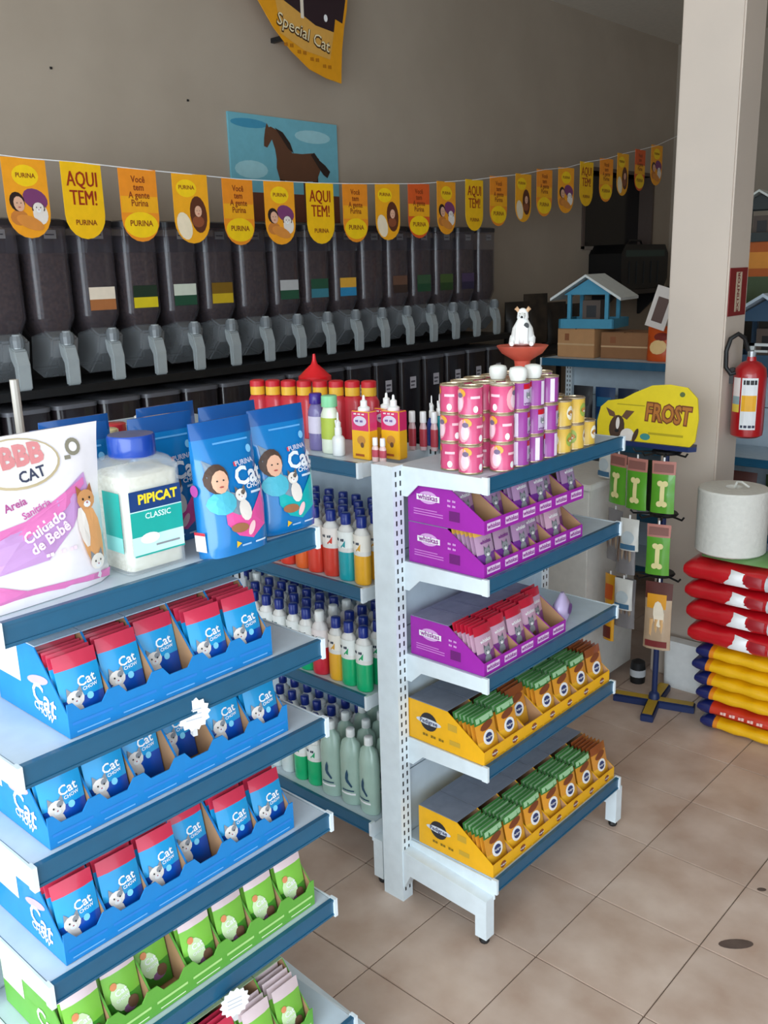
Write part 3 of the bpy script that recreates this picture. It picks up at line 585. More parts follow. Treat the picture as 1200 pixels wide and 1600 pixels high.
# tins
def tin(kind):
    o = MB().lathe([(.0285, 0), (.0295, .002), (.0285, .004), (.0285, .064), (.0295, .066), (.0285, .068), (.026, .068), (.026, .0665)], [mat('#c9b494', .25, .8)]*2+[mat({'pink': '#d24c7a', 'violet': '#a0409c', 'gold': '#e0b84a'}[kind], .35, coat=.4)]+[mat('#d9ccb4', .25, .8)]*4, 18)
    Sf = lambda u, v, o_: (math.sin(u/.0285)*(.0287+o_), -math.cos(u/.0285)*(.0287+o_), v)
    for k in range(4):
        c = -.0672+.0448*k
        if kind == 'pink':
            if k % 2 == 1: o.ell(c, .034, .017, .027, mat('#f0a8b4', .4), Sf, .0004, 0, 14, 2); o.ell(c+.004, .030, .011, .017, mat('#f3d2dc', .4), Sf, .0008, 0, 12, 2); o.ell(c+.006, .048, .008, .006, mat('#7a6a86', .4), Sf, .0012); o.ell(c+.010, .054, .012, .009, mat('#e5a63c', .4), Sf, .0006, -.5, 10)
            else: o.ell(c, .016, .006, .008, P_WHITE, Sf, .0006); o.rect(c-.012, c+.012, .04, .046, mat('#f3c7d0', .4), Sf, .0006, 3)
        elif kind == 'violet':
            if k % 2 == 1: o.rect(c-.014, c+.014, .012, .05, mat('#cbb6d2', .4), Sf, .0006, 3); o.rect(c-.014, c+.014, .050, .062, RED, Sf, .0006, 3); head(o, c, .034, .008, GREY, GREY, Sf, .001); o.text('whiskas', c, .016, .008, mat('#7a2483', .5), Sf, .001)
            else: o.rect(c-.006, c+.006, .006, .062, mat('#eddff0', .4), Sf, .0006, 2)
        else:
            o.ell(c, .036, .013, .018, mat('#f4efd8', .4) if k % 2 else mat('#9ab04c', .4), Sf, .0006, 0, 12, 2); head(o, c, .036, .008, mat('#c98a3a', .4), mat('#6b3f22', .4), Sf, .001, dog=True)
    o = o.build('pet_food_tin', smooth=True); tag(o, 'tin', 'tin'); return Proto(o)
TN = {k: tin(k) for k in ('pink', 'violet', 'gold')}
zt2 = Z2[0]+.001
LV = ['bottom', 'second', 'third', 'top', 'topmost']
def stack(kind, x, y, n, where):
    for k in range(n):
        TN[kind].put((x, y, zt2+.0683*k), random.choice([0, PI/2, PI, .4, -.5, 2])+.785, f'{kind} pet food tin, {ORD[k]} up in the stack {where}', f'{kind} tins on the end shelf top')
for i, (x, y, n) in enumerate([(-1.345, 1.71, 3), (-1.283, 1.70, 3), (-1.24, 1.765, 3), (-1.365, 1.775, 3), (-1.30, 1.775, 3), (-1.305, 1.84, 3), (-1.375, 1.84, 3), (-1.37, 1.905, 3)]):
    stack('pink', x, y, n, ['at the left front', 'at the middle front', 'at the right front corner', 'second row left', 'second row middle', 'second row right by the rail', 'third row right', 'third row left', 'fourth row left'][i])
for i, (x, y, n) in enumerate([(-1.24, 1.83, 3), (-1.24, 1.893, 3), (-1.24, 1.956, 3), (-1.305, 1.903, 3), (-1.305, 1.967, 3), (-1.305, 2.03, 3), (-1.37, 1.97, 3), (-1.37, 2.033, 3)]):
    stack('violet', x, y, n, ['nearest pink tins at the rail', 'second at the rail', 'third at the rail', 'first of inner row', 'second of inner row', 'third of inner row', 'first of back row', 'second of back row'][i])
for i, (x, y, n) in enumerate([(-1.24, 2.022, 2), (-1.24, 2.086, 2), (-1.245, 2.152, 1), (-1.31, 2.10, 2), (-1.31, 2.165, 1)]):
    stack('gold', x, y, n, ['nearest violet tins at the rail', 'second at the rail', 'third at the rail', 'first of inner row', 'second of inner row', 'alone in the back row'][i])
wl = Proto(tag(MB().lathe([(.018, 0), (.022, .012), (.022, .024), (.019, .030), (.008, .033)], mat('#e6e6e0', .5), 14).build('white_knob_cap', smooth=True), 'c', 'cap'))
zc = zt2+.0683*3
for i, (x, y, z) in enumerate([(-1.305, 1.84, zc), (-1.24, 1.83, zc), (-1.24, 1.893, zc)]):
    wl.put((x, y, z), 0, ['round white cap on violet tins, leftmost', 'round white cap on violet tins, middle', 'round white cap on violet tins, rightmost'][i], 'white caps on the violet tins')
# dog figure sitting on a coral dish
dish = MB().lathe([(.045, 0), (.02, .012), (.022, .03), (.055, .05), (.07, .07), (.066, .069), (.03, .0695), (.005, .0695)], mat('#d9604c', .4), 18)
dish = dish.build('coral_dish', loc=(-1.41, 2.10, zt2+.19), smooth=True); tag(dish, 'coral pedestal dish standing above the tins under the dog figure', 'dish')
MB().lathe([(.036, -.19), (.034, -.02), (.02, 0)], mat('#3a2a28', .5), 14).build('pedestal', dish, smooth=True)
dg = MB(); dw = mat('#f1f1ee', .4)
dg.lathe([(.020, 0), (.030, .008), (.031, .025), (.027, .045), (.018, .060), (.013, .070)], dw, 14)
dg.lathe([(.012, .062), (.0155, .072), (.014, .086), (.009, .094), (.003, .097)], dw, 12)
dg.tube([(0, -.008, .079), (0, -.018, .076), (0, -.027, .074)], [.010, .0085, .006], dw)
for s in (-1, 1):
    dg.tube([(s*.010, 0, .088), (s*.017, -.001, .097), (s*.021, -.002, .093)], [.005, .006, .002], mat('#c9a07a', .5), 6)
    dg.tube([(s*.010, -.022, .045), (s*.011, -.028, .02), (s*.012, -.034, .004)], [.008, .007, .007], dw); dg.tube([(s*.022, -.004, .018), (s*.026, -.022, .006), (s*.026, -.032, .005)], [.013, .009, .006], dw)
    dg.lathe([(.0016, -.0016), (.0016, .0016)], P_BLACK, 6, (s*.006, -.0145, .083))
dg.lathe([(.003, -.003), (.0035, 0), (.002, .003)], P_BLACK, 8, (0, -.030, .075)); dg.ell(.012, .052, .007, .008, P_BLACK, lambda u, v, o: (u, -.0215-o, v))
tag(dg.build('dog_figurine', loc=(-1.41, 2.10, zt2+.19+.0715), rz=.5, smooth=True), 'small white toy dog sitting on the coral dish', 'figurine')
# ------------------------------------------------------------------ things on the far half of the nearest unit
zb = Z1[0]+.001
rb = {c: bottle('spice_bottle', b, c, .17, .026, None, .024, .04, 1) for c, b in (('#b3202c', '#7a2230'), ('#d8c998', '#2c3a2a'), ('#3f7a4a', '#cfd6c8'), ('#e4e0d8', '#c9b9b9'))}
cn = {'#b3202c': 'red', '#d8c998': 'cream', '#3f7a4a': 'green', '#e4e0d8': 'white'}
for i, (c, x, y) in enumerate([('#b3202c', -1.60, .80), ('#b3202c', -1.63, .88), ('#d8c998', -1.61, .95), ('#b3202c', -1.66, 1.00), ('#d8c998', -1.63, 1.06), ('#e4e0d8', -1.70, 1.10), ('#3f7a4a', -1.66, 1.15 - .03), ('#e4e0d8', -1.56, .745)]):
    rb[c].put((x, y, zb), 0, f'bottle with round {cn[c]} lid behind the bags, {ORD[i]} from left' if i < 7 else 'white lidded bottle behind the litter bag corner', 'lidded bottles behind the cat food bags')
m = MB().box(-.06, .06, -.05, .05, 0, .15, mat('#cfc6b4', .6)).box(-.025, .035, -.052, -.05, .09, .13, mat('#2a2c22', .5)).box(-.062, .062, -.052, .052, .15, .16, mat('#ddd6c8', .6))
tag(m.build('cream_carton', loc=(-1.64, .66, zb), rz=PI/2, bevel=.002), 'cream carton with dark square behind the litter bag', 'box')
m = MB().lathe([(.0085, 0), (.0085, .27)], mat('#b9b2a8', .4), 10).box(-.02, .02, -.02, .02, 0, .006, mat('#b9b2a8', .4))
tag(m.build('metal_rod', loc=(-1.74, .84, zb)), 'thin upright grey metal rod at the far left behind the carton', 'rod')
m = MB().lathe([(.03, 0), (.032, .1), (.02, .16), (.018, .19)], mat('#c9b020', .4), 12); tag(m.build('yellow_bottle', loc=(-1.74, .71, zb), smooth=True), 'yellow bottle at the far left edge behind the cream carton', 'bottle')
# ------------------------------------------------------------------ bulk dispensers on the left wall
smoke = mat('#565058', .12, alpha=.42, coat=.6); smoke2 = mat('#8e9296', .18, alpha=.6, coat=.6)
kib = two_tone('kibble', '#251812', '#4a3429', 90, .8, rnd=.3, bump=.6); frame_and_shade = mat('#0b0b0d', .45)
st_ = MB().box(XL+.01, XL+.03, 1.25, 4.55, .1, 1.86, frame_and_shade).box(XL+.03, -3.12, 1.25, 4.55, 1.285, 1.315, frame_and_shade).box(XL+.03, -3.08, 1.25, 4.55, .80, .83, frame_and_shade).box(XL+.03, -3.05, 1.25, 4.55, 0, .1, frame_and_shade)  # near-black back board paints in the shade on the wall behind the bins
for y in (1.25, 2.07, 2.89, 3.71, 4.53): st_.box(XL+.03, XL+.06, y, y+.02, .1, 1.285, frame_and_shade)
tag(st_.build('dispenser_rack'), 'long black steel rack carrying the kibble dispensers, with dark back board imitating wall shade', 'rack')
def dispenser(lid_only=False):
    r = empty('kibble_dispenser'); tag(r, 'd', 'dispenser'); W = .080
    # local: front faces -Y, root at bottom centre of front face
    m = MB(); m.loft([rr(-W, W, 0, .20, .24, .03), rr(-W, W, 0, .20, .565, .03)], smoke); m.loft([rr(-.05, .05, .02, .16, .17, .02), rr(-W, W, 0, .20, .24, .03)], smoke, False); m.build('hopper', r, smooth=True)
    m = MB(); m.loft([rr(-.045, .045, .025, .155, .175, .02), rr(-W+.006, W-.006, .006, .194, .245, .03), rr(-W+.006, W-.006, .006, .194, .47, .03)], kib); m.build('kibble', r, smooth=True)
    m = MB().loft([rr(-W-.002, W+.002, -.002, .202, .565, .03), rr(-W-.002, W+.002, -.002, .202, .585, .03), rr(-W+.01, W-.01, .01, .19, .59, .03)], mat('#2b2b30', .35)); m.build('lid', r, smooth=True)
    m = MB().prism([(.06, .02), (-.02, .10), (-.035, .17), (.03, .20), (.12, .18), (.14, .05)], 'x', -.055, .055, smoke2); m.build('chute', r, bevel=.008)
    m = MB().prism([(-.02, .165), (-.06, .14), (-.075, .09), (-.072, .0), (-.052, .0), (-.05, .08), (-.03, .11)], 'x', -.026, .026, mat('#a9b0b2', .25, alpha=.8, coat=.5)); m.lathe([(.024, 0), (.026, .03), (.02, .05)], mat('#6f7478', .3), 12, (0, -.045, .145)); m.build('spout', r, bevel=.005)
    return r
D0 = dispenser(); DP = Proto(D0)
LABC = [None, None, None, ('#a8683a', '#e9d9c4'), ('#d8c21c', '#1c3020'), ('#1c4a34', '#cfd4c4'), ('#c8a81c', '#7a5a10'), None, ('#24503a', '#b7b7b7'), ('#3a7a8a', '#24503a'), ('#2c86b4', '#e0a83a'), None, ('#3a2a24', '#6a4a3a'), ('#1f4a30', '#38583c'), ('#25401f', '#445a2c'), ('#2a2440', '#4a3a5a'), None, ('#2c5a3a', '#3c6a48')]
for i in range(17):
    y = 1.362+.1905*i
    d = DP.put((-3.20, y, 1.316), PI/2, f'smoky clear kibble dispenser bin with grey spout, {ORD[i]} from the left', 'kibble dispensers along the left wall')
    lc = LABC[i]
    if lc: MB().rect(-.055, .055, .26, .30, mat(lc[0], .5), front(-.001)).rect(-.055, .055, .30, .345, mat(lc[1], .5), front(-.001)).build('hopper_label', d)
    MB().rect(-.02, .028, .52, .55, mat('#b9b4b8', .5), front(-.001)).rect(-.015, .02, .532, .536, mat('#55505a', .5), front(-.001), .0012).build('price_sticker', d)
LT = empty('lower_kibble_bin'); tag(LT, 'b', 'bin')
MB().loft([rr(-.085, .085, 0, .22, 0, .03), rr(-.088, .088, 0, .22, .40, .03)], mat('#241d20', .25, alpha=.9, coat=.4)).build('bin_body', LT, smooth=True)
MB().loft([rr(-.09, .09, -.002, .222, .40, .03), rr(-.09, .09, -.002, .222, .415, .03), rr(-.07, .07, .02, .2, .42, .03)], [mat('#5a5a60', .35), mat('#6a6a70', .35)]).build('lid', LT, smooth=True)
MB().rect(-.02, .028, .26, .32, mat('#c4bfc6', .5), front(-.001)).rect(-.014, .02, .29, .30, mat('#55505a', .5), front(-.001), .0012).rect(-.014, .014, .272, .28, mat('#55505a', .5), front(-.001), .0012).build('price_sticker', LT)
LP = Proto(LT)
for i in range(17): LP.put((-3.13, 1.362+.1905*i, .831), PI/2, f'dark lower kibble bin with white price sticker, {ORD[i]} from the left', 'lower kibble bins under the spouts')
# ------------------------------------------------------------------ posters and bunting
WX = XL+.012
wall = lambda u, v, o: (WX+o, u, v)
m = MB(); m.box(XL+.001, WX, 2.83, 3.52, 1.93, 2.40, mat('#6fb0c0', .5))
hb, hd = mat('#5f3c28', .6), mat('#2a1c16', .6)
m.rect(2.83, 3.52, 1.93, 2.06, mat('#6a3a26', .7), wall, .0008); m.ell(3.35, 2.33, .12, .03, mat('#9ccbd4', .5), wall, .0008); m.ell(2.95, 2.16, .1, .04, mat('#9ccbd4', .5), wall, .0008); m.ell(2.95, 2.36, .11, .02, mat('#3f8fb0', .5), wall, .0008)
def P2(pts): return [(2.83+(x-352)/171*.69, 2.395-(y-183)/97*.27) for x, y in pts]
m.poly(P2([(432, 232), (445, 236), (462, 236), (480, 233), (490, 242), (491, 262), (484, 280), (440, 283), (424, 280), (420, 262), (421, 246)]), hb, wall, .0016, 1)
m.poly(P2([(408, 200), (414, 197), (424, 202), (434, 212), (442, 226), (447, 240), (436, 250), (421, 250), (419, 232), (415, 218), (412, 212)]), hb, wall, .0018, 1)
m.poly(P2([(408, 192), (411, 199), (416, 200), (418, 212), (412, 222), (407, 231), (402, 229), (403, 216), (405, 203)]), hb, wall, .002, 1)
m.poly(P2([(420, 198), (432, 204), (443, 220), (448, 236), (440, 230), (430, 214)]), hd, wall, .0024, 1)
m.poly(P2([(476, 236), (482, 232), (490, 244), (500, 252), (508, 262), (503, 273), (496, 268), (488, 256)]), hd, wall, .0024, 1)
m.rect(*[P2([(424, 0)])[0][0], P2([(432, 0)])[0][0]], 1.98, 2.15, hd, wall, .0014); m.rect(P2([(478, 0)])[0][0], P2([(487, 0)])[0][0], 1.98, 2.15, hd, wall, .0014); m.rect(P2([(462, 0)])[0][0], P2([(468, 0)])[0][0], 2.0, 2.14, hb, wall, .0012)
tag(m.build('horse_poster'), 'blue poster of a brown horse pinned on wall above dispensers', 'poster')
# hanging curved banner
m = MB(); org = mat('#e39a14', .45)
def bz(px, py):   # pixel-measured outline converted to wall metres
    return (2.88+(px-355)*(.64/160), 2.57+(135-py)*(.395/135)-(px-500)*.0)
out = [(335, -60), (346, -30), (356, 0), (372, 35), (395, 72), (420, 100), (448, 122), (475, 131), (500, 135), (501, 115), (503, 85), (508, 50), (514, 20), (516, 0), (515, -40), (508, -75)]
pts = [bz(*p) for p in out]
m.prism([(p[0], p[1]) for p in pts], 'x', WX+.10, WX+.104, org); W2 = lambda u, v, o: (WX+.104+o, u, v)
m.poly([bz(*p) for p in [(394, -60), (395, 0), (398, 24), (430, 40), (460, 56), (490, 60), (493, 40), (505, 44), (513, 0), (512, -60)]], mat('#2a1820', .5), W2, .001)
m.poly([bz(*p) for p in [(398, 24), (402, 50), (404, 78), (440, 96), (482, 102), (490, 60), (460, 56), (430, 40)]], mat('#d9a24a', .5), W2, .0014)
m.rect(*sorted([bz(437, 0)[0], bz(442, 0)[0]]), bz(0, 50)[1], bz(0, 14)[1], mat('#e9dcc8', .5), W2, .002); m.ell(*bz(477, 42), .012, .016, P_WHITE, W2, .002)
m.text('Special Cat', *bz(441, 72), .075, mat('#4a2c10', .5), W2, .002, -.24, bold=.05); m.text('Special Cat', *bz(441, 71), .075, mat('#f2e2b8', .5), W2, .003, -.24, bold=.0)
[bars(m, *bz(418+20*q, 92+7*q), .07, .018, mat('#b4700c', .5), W2, .002, 2) for q in range(4)]
m.box(XL+.001, WX+.10, 3.12, 3.14, 2.72, 2.74, P_BLACK)
tag(m.build('curved_banner'), 'large curved orange banner with dark picture hanging high on wall', 'banner')
# bunting
def bunt_flag(kind, wd, h):
    n = 10; z0 = -h+wd/2
    pts = [(-wd/2, 0), (-wd/2, z0)]+[(wd/2*math.cos(PI+PI*k/n), z0+wd/2*1.0*math.sin(PI+PI*k/n)) for k in range(1, n)]+[(wd/2, z0), (wd/2, 0)]
    C = {'aqui': '#f6be0c', 'text': '#f09020', 'redtext': '#dc5a20', 'dog': '#f3a01c', 'girl': '#f2a818'}[kind]
    m = MB().prism(pts, 'y', -.001, .001, mat(C, .5)); Sf = front(-.001); Y = mat('#f9cd10', .5); br = mat('#8a3a10', .5)
    if kind == 'aqui':
        for q in (-.0012, .0012):
            m.text('AQUI', q, -.060, .074, mat('#9c2c0c', .5), Sf, .001+q*.1, bold=0, sx=.74); m.text('TEM!', q, -.125, .074, mat('#9c2c0c', .5), Sf, .001+q*.1, bold=0, sx=.74)
        m.text('PURINA', 0, -.21, .026, br, Sf)
    elif kind in ('text', 'redtext'):
        m.rect(-wd/2*.98, wd/2*.98, -.16, -.10, mat('#f4ac18', .5), Sf, .0004)
        m.text('Você\ntem\nA gente\nPurina', 0, -.082, .034, br, Sf, .001, sx=.9); m.ell(0, -.205, .078, .048, Y, Sf, .0008, 0, 22); m.text('PURINA', 0, -.2, .030, br, Sf, .0014)
    elif kind == 'girl':
        m.ell(-.02, -.055, .05, .034, Y, Sf, .0004, 0, 20); m.text('PURINA', -.02, -.052, .022, br, Sf, .001); m.ell(-.04, -.20, .035, .055, mat('#f1dfc0', .5), Sf, .0004, .3)
        m.ell(.032, -.155, .042, .072, mat('#5a2c18', .5), Sf, .0006, .1, 18); person(m, .028, -.140, .024, mat('#8a4a2c', .5), mat('#5a2c18', .5), Sf, .0008)
    else:
        m.ell(.0, -.058, .052, .036, Y, Sf, .0004, 0, 20); m.text('PURINA', 0, -.058, .022, br, Sf, .001)
        m.ell(.03, -.135, .050, .034, mat('#7a3a6a', .5), Sf, .0004, -.3); m.ell(.045, -.185, .030, .036, mat('#e9dfd6', .5), Sf, .0006, .2); m.ell(.0, -.215, .055, .022, mat('#d98a3a', .5), Sf, .0016, -.3)
        person(m, -.040, -.150, .028, mat('#c87a34', .5), mat('#2a1612', .5), Sf, .0008, .3); head(m, .038, -.165, .022, mat('#e9dfd6', .5), mat('#5a4034', .5), Sf, .0012, dog=True)
    return m
bn = empty('bunting', (-3.08, 1.5, 2.1), 0, 'string of yellow and orange pennants hanging in front of the dispensers', 'bunting')
pxy = [(1.616, 2.089), (1.827, 2.087), (2.055, 2.078), (2.289, 2.072), (2.524, 2.065), (2.748, 2.067), (2.987, 2.07), (3.211, 2.077), (3.434, 2.087), (3.665, 2.097), (3.883, 2.116), (4.121, 2.136), (4.34, 2.163), (4.58, 2.188), (4.795, 2.223), (5.03, 2.246), (5.264, 2.292), (5.504, 2.325), (5.715, 2.369), (5.946, 2.408), (6.18, 2.452)]
kinds = ['dog', 'aqui', 'text', 'girl', 'text', 'dog', 'aqui', 'text', 'girl', 'redtext', 'dog', 'aqui', 'text', 'girl', 'text', 'dog', 'aqui', 'text', 'girl', 'redtext', 'dog']
fm = {}
for (y, z), k in zip(pxy, kinds):
    if k not in fm: fm[k] = bunt_flag(k, .172, .268).build('pennant', bn); fm[k].scale = (.93, 1, .96); o = fm[k]
    else: o = fm[k].copy(); COL.objects.link(o); o.parent = bn
    o.location = (0, y-1.5, z-2.1); o.rotation_euler = (0, 0, PI/2+random.uniform(-.08, .08))
MB().tube([(0, -1.45-1.5, .35), (0, 0-1.5, .08)]+[(0, y-1.5, z-2.1) for y, z in pxy]+[(0, 7.29-1.5, .66)], .002, P_WHITE, 5).build('string', bn)
# wall pins / marks
m = MB().lathe([(.008, 0), (.006, .006)], P_BLACK, 8); m = MB()
for y, z in ((1.99, 2.47), (2.62, 2.42)): m.box(XL, XL+.006, y, y+.008, z, z+.008, P_BLACK)
tag(m.build('wall_nails'), 'tiny dark nail heads in the blank wall above the bunting', 'nail', kind='stuff')
# ------------------------------------------------------------------ far area
gb_ = two_tone('dark_bag', '#1a1512', '#3a2e24', 12, .5, rnd=.5)
for i, (y, z, h) in enumerate([(4.78, 1.22, .26), (4.98, 1.22, .30), (5.20, 1.20, .26), (5.42, 1.20, .24)]):
    m = MB(); bag(m, .19, h, .10, gb_, gb_, i, 0, .2, 8, 6)
    tag(m.build('dark_product_bag', loc=(-3.25, y, z+.001), rz=PI/2-.3, smooth=True), f'dark product bag beyond the dispensers, {ORD[i]} from left', 'bag', 'dark bags beyond the dispensers')
m = MB().box(-3.48, -3.02, 4.68, 5.60, 1.17, 1.20, DARK)
for y in (4.70, 5.57): m.box(-3.46, -3.43, y, y+.02, 0, 1.17, DARK).box(-3.06, -3.03, y, y+.02, 0, 1.17, DARK)
m.box(-3.46, -3.04, 4.72, 5.57, .5, .52, DARK); tag(m.build('dark_table'), 'narrow dark table beyond the last dispenser at left wall', 'table')
m = MB().box(-.012, .012, -.006, .006, 0, .75, mat('#8f877c', .6)); tag(m.build('pale_slat', loc=(-3.2, 5.03, 1.201)), 'pale upright wooden slat behind the dark bags', 'slat') if False else None
# black pet carrier on the wall
m = MB(); m.prism([(y*.36+6.40, z*.155+1.66) for y, z in [(-1, -.6), (-.85, -1), (.85, -1), (1, -.6), (1, .6), (.85, 1), (-.85, 1), (-1, .6)]], 'x', XL+.001, XL+.26, mat('#08090b', .35))
m.rect(6.1, 6.70, 1.73, 1.775, mat('#2c4440', .4), lambda u, v, o: (XL+.261+o, u, v)); m.tube([(XL+.13, 6.35, 1.81), (XL+.13, 6.38, 1.845), (XL+.13, 6.56, 1.845), (XL+.13, 6.59, 1.81)], .008, P_BLACK)
for k in range(5): m.box(XL+.26, XL+.266, 6.15+.11*k, 6.16+.11*k, 1.54, 1.70, mat('#1c2224', .4))
tag(m.build('pet_carrier', bevel=.01), 'black plastic pet carrier mounted on the wall below dark window', 'carrier')
m = MB().box(XL+.001, XL+.28, 6.0, 6.95, 1.47, 1.503, mat('#3a3430', .6)).prism([(XL+.001, 1.30), (XL+.02, 1.30), (XL+.2, 1.47), (XL+.001, 1.47)], 'y', 6.1, 6.12, DARK).prism([(XL+.001, 1.30), (XL+.02, 1.30), (XL+.2, 1.47), (XL+.001, 1.47)], 'y', 6.8, 6.82, DARK)
tag(m.build('wall_shelf'), 'small brown wall shelf under the black pet carrier', 'shelf')
z3 = Z3[0]+.001
def birdhouse(label, loc, rz, sc=1, post='#3f8fae', roof='#d3d8d6'):
    r = empty('birdhouse', loc, rz, label, 'birdhouse'); pm, rm = mat(post, .6), mat(roof, .6)
    def m_():
        m = MB(); m.M = Matrix.Scale(sc, 4); return m
    m_().box(-.16, .16, -.13, .13, 0, .035, pm).box(-.17, .17, -.14, -.128, 0, .055, pm).box(-.17, .17, .128, .14, 0, .055, pm).box(-.17, -.158, -.14, .14, 0, .055, pm).box(.158, .17, -.14, .14, 0, .055, pm).build('tray', r)
    for sx in (-1, 1):
        for sy in (-1, 1): m_().box(sx*.115-.011, sx*.115+.011, sy*.105-.011, sy*.105+.011, .035, .20, pm).build('post', r)
    m_().box(-.055, .055, -.05, .05, .035, .16, mat('#5a4c44', .7)).box(-.03, .03, -.052, -.05, .06, .13, DARK).build('feeder', r)
    for sy in (-1, 1): m_().prism([(-.15, .195), (.15, .195), (0, .285)], 'y', sy*.105-.006, sy*.105+.006, pm).build('gable', r)
    for s in (-1, 1): m_().prism([(0, .298), (0, .312), (s*.215, .178), (s*.215, .162)] if s > 0 else [(0, .312), (0, .298), (-.215, .162), (-.215, .178)], 'y', -.17, .17, rm).build('roof_panel', r)
    return r
def card_box(label, loc, rz, w_, d_, h_, colr='#b98a5e'):
    m = MB().box(-w_/2, w_/2, -d_/2, d_/2, 0, h_, mat(colr, .85)); m.rect(-w_/2, w_/2, h_*.44, h_*.50, mat('#c9a57c', .5), front(-d_/2)); m.box(-w_/2, -.002, -d_/2-.001, d_/2, h_, h_+.004, mat(colr, .85)).box(.002, w_/2, -d_/2-.001, d_/2, h_, h_+.004, mat(colr, .85))
    m.rect(-w_*.3, -w_*.18, h_*.6, h_*.85, mat('#8a5230', .7), front(-d_/2)); return tag(m.build('cardboard_box', loc=loc, rz=rz, bevel=.002), label, 'box')
card_box('plain cardboard box under the blue birdhouse', (-2.56, 4.42, z3), .0, .22, .22, .145)
card_box('shallow open cardboard box right of the birdhouse box', (-2.30, 4.44, z3), .05, .26, .20, .13, '#8f6442')
birdhouse('blue birdhouse feeder with white pitched roof on cardboard boxes', (-2.53, 4.44, z3+.15), .18, .88)
m = MB(); om = mat('#d05a1c', .5)
for i, (x, c) in enumerate([(-2.01, '#cf5216'), (-1.86, '#d98a2c')]):
    m = MB(); Sf = bag(m, .15, .17, .10, mat(c, .4), mat(c, .4), i, 0, .2, 8, 6); m.ell(0, .07, .045, .035, mat('#efc88a', .5), Sf, .002, 0, 12, 2); m.ell(.01, .12, .04, .02, mat('#7a1f12', .5), Sf, .002, 0, 12, 2)
    tag(m.build('snack_bag', loc=(x-.08, 4.34, z3), smooth=True), ['burnt orange snack bag right of the cardboard boxes', 'amber snack bag beside the burnt orange one', 'rust snack bag half hidden by the column'][i], 'bag')
for i, x in enumerate((-1.95, -1.79)):
    m = MB().box(-.075, .075, -.05, .05, 0, .33, mat('#8a3418', .5)); m.ell(0, .2, .05, .07, mat('#d99a4a', .5), front(-.05)); m.rect(-.06, .06, .28, .31, mat('#e2b23a', .5), front(-.05)); tag(m.build('tall_carton', loc=(x-.08, 4.47, z3), bevel=.003), ['tall rust carton behind the snack bags, left one', 'tall rust carton behind the snack bags, by the column'][i], 'box')
m = MB().box(-.05, .05, -.004, .004, 0, .20, mat('#d9cfc8', .5)); m.rect(-.028, .028, .03, .15, mat('#5a4038', .5), front(-.004))
fr = m.build('framed_card', loc=(-2.10, 4.27, z3+.165)); fr.rotation_euler = (0, .30, .1); tag(fr, 'tilted white framed card resting on the orange snack bags', 'card')
# under the far top shelf
for i, (x, c, c2) in enumerate([(-2.50, '#2a2a2e', '#3a3a40'), (-2.37, '#123a6a', '#1d6a94'), (-2.24, '#1c2a44', '#2a4a6a'), (-2.12, '#3d8aa8', '#1c3a2a'), (-2.0, '#8a6a5a', '#c9c0bc'), (-1.88, '#6a4a4a', '#b0a09a'), (-1.76, '#7a1f24', '#3a2a2a')]):
    m = MB(); Sf = bag(m, .115, .27, .06, mat(c, .4, coat=.3), mat(c, .4), i, 0, .1, 8, 6); m.rect(-.04, .04, .17, .22, mat(c2, .4), Sf, .002, 3); m.ell(0, .1, .035, .05, mat(c2, .4), Sf, .002, 0, 12, 2)
    tag(m.build('pet_product_bag', loc=(x, 4.30, Z3[1]+.001), smooth=True), ['charcoal', 'deep blue', 'slate blue', 'sky blue and green', 'tan and white', 'brown and grey', 'dark red'][i]+' product bag on the far second shelf', 'bag')
for i, x in enumerate([-2.45+.2*k for k in range(11)]):
    m = MB(); bag(m, .16, .26, .10, mat(['#26303c', '#5a2a22', '#34442c'][i % 3], .5), DARK, i, 0, .1, 6, 5); tag(m.build('stored_bag', loc=(x, 4.33, Z3[2]+.001), smooth=True), f'dull stored bag on the far third shelf, {ORD[i]} from left', 'bag', 'stored bags on far third shelf')
# right of the column
birdhouse('pale blue roofed birdhouse to the right of the column behind extinguisher', (-1.55, 4.335, z3+.004), .03, 1.05, '#33506a', '#b9c9d6')
m = MB().box(-.13, .13, -.10, .10, 0, .17, mat('#b4560f', .5)).rect(-.1, .1, .04, .12, mat('#d98a2c', .5), front(-.1))
m.box(-.13, .13, -.10, .10, -.17, 0, mat('#4a5a3c', .6))
bx = m.build('orange_carton', loc=(-1.86, 4.95, z3+.39), bevel=.003); tag(bx, 'orange carton above green one beyond the column right side', 'box')
MB().box(-.17, .17, -.12, .12, -.388, -.17, mat('#3c3a36', .6)).build('carton_base', bx)
birdhouse('dark birdhouse with white roof standing on the orange carton', (-1.86, 4.95, z3+.561), .1, .8, '#2c3434', '#cfd4ce')
m = MB().box(-.9, .9, -.14, .14, 0, z3-.002, mat('#3a3632', .7)).box(-.92, .92, -.16, .16, z3-.03, z3-.001, mat('#5a5048', .6)); tag(m.build('back_cabinet', loc=(-1.12, 4.98, 0)), 'dark back cabinet beyond the far shelving on the right', 'cabinet')
for i, (x, c) in enumerate([(-1.30, '#141c3a'), (-1.17, '#1d4a24'), (-1.04, '#1d4a24'), (-.91, '#4a6a78')]):
    m = MB(); bag(m, .12, .30, .08, mat(c, .4, coat=.3), DARK, i, 0, .1, 8, 6); tag(m.build('pet_product_bag', loc=(x, 4.30, Z3[1]+.001), smooth=True), ['navy product bag behind the extinguisher', 'dark green product bag right of the navy one', 'dark green product bag at picture edge', 'grey blue product bag beyond the dark green ones'][i], 'bag')
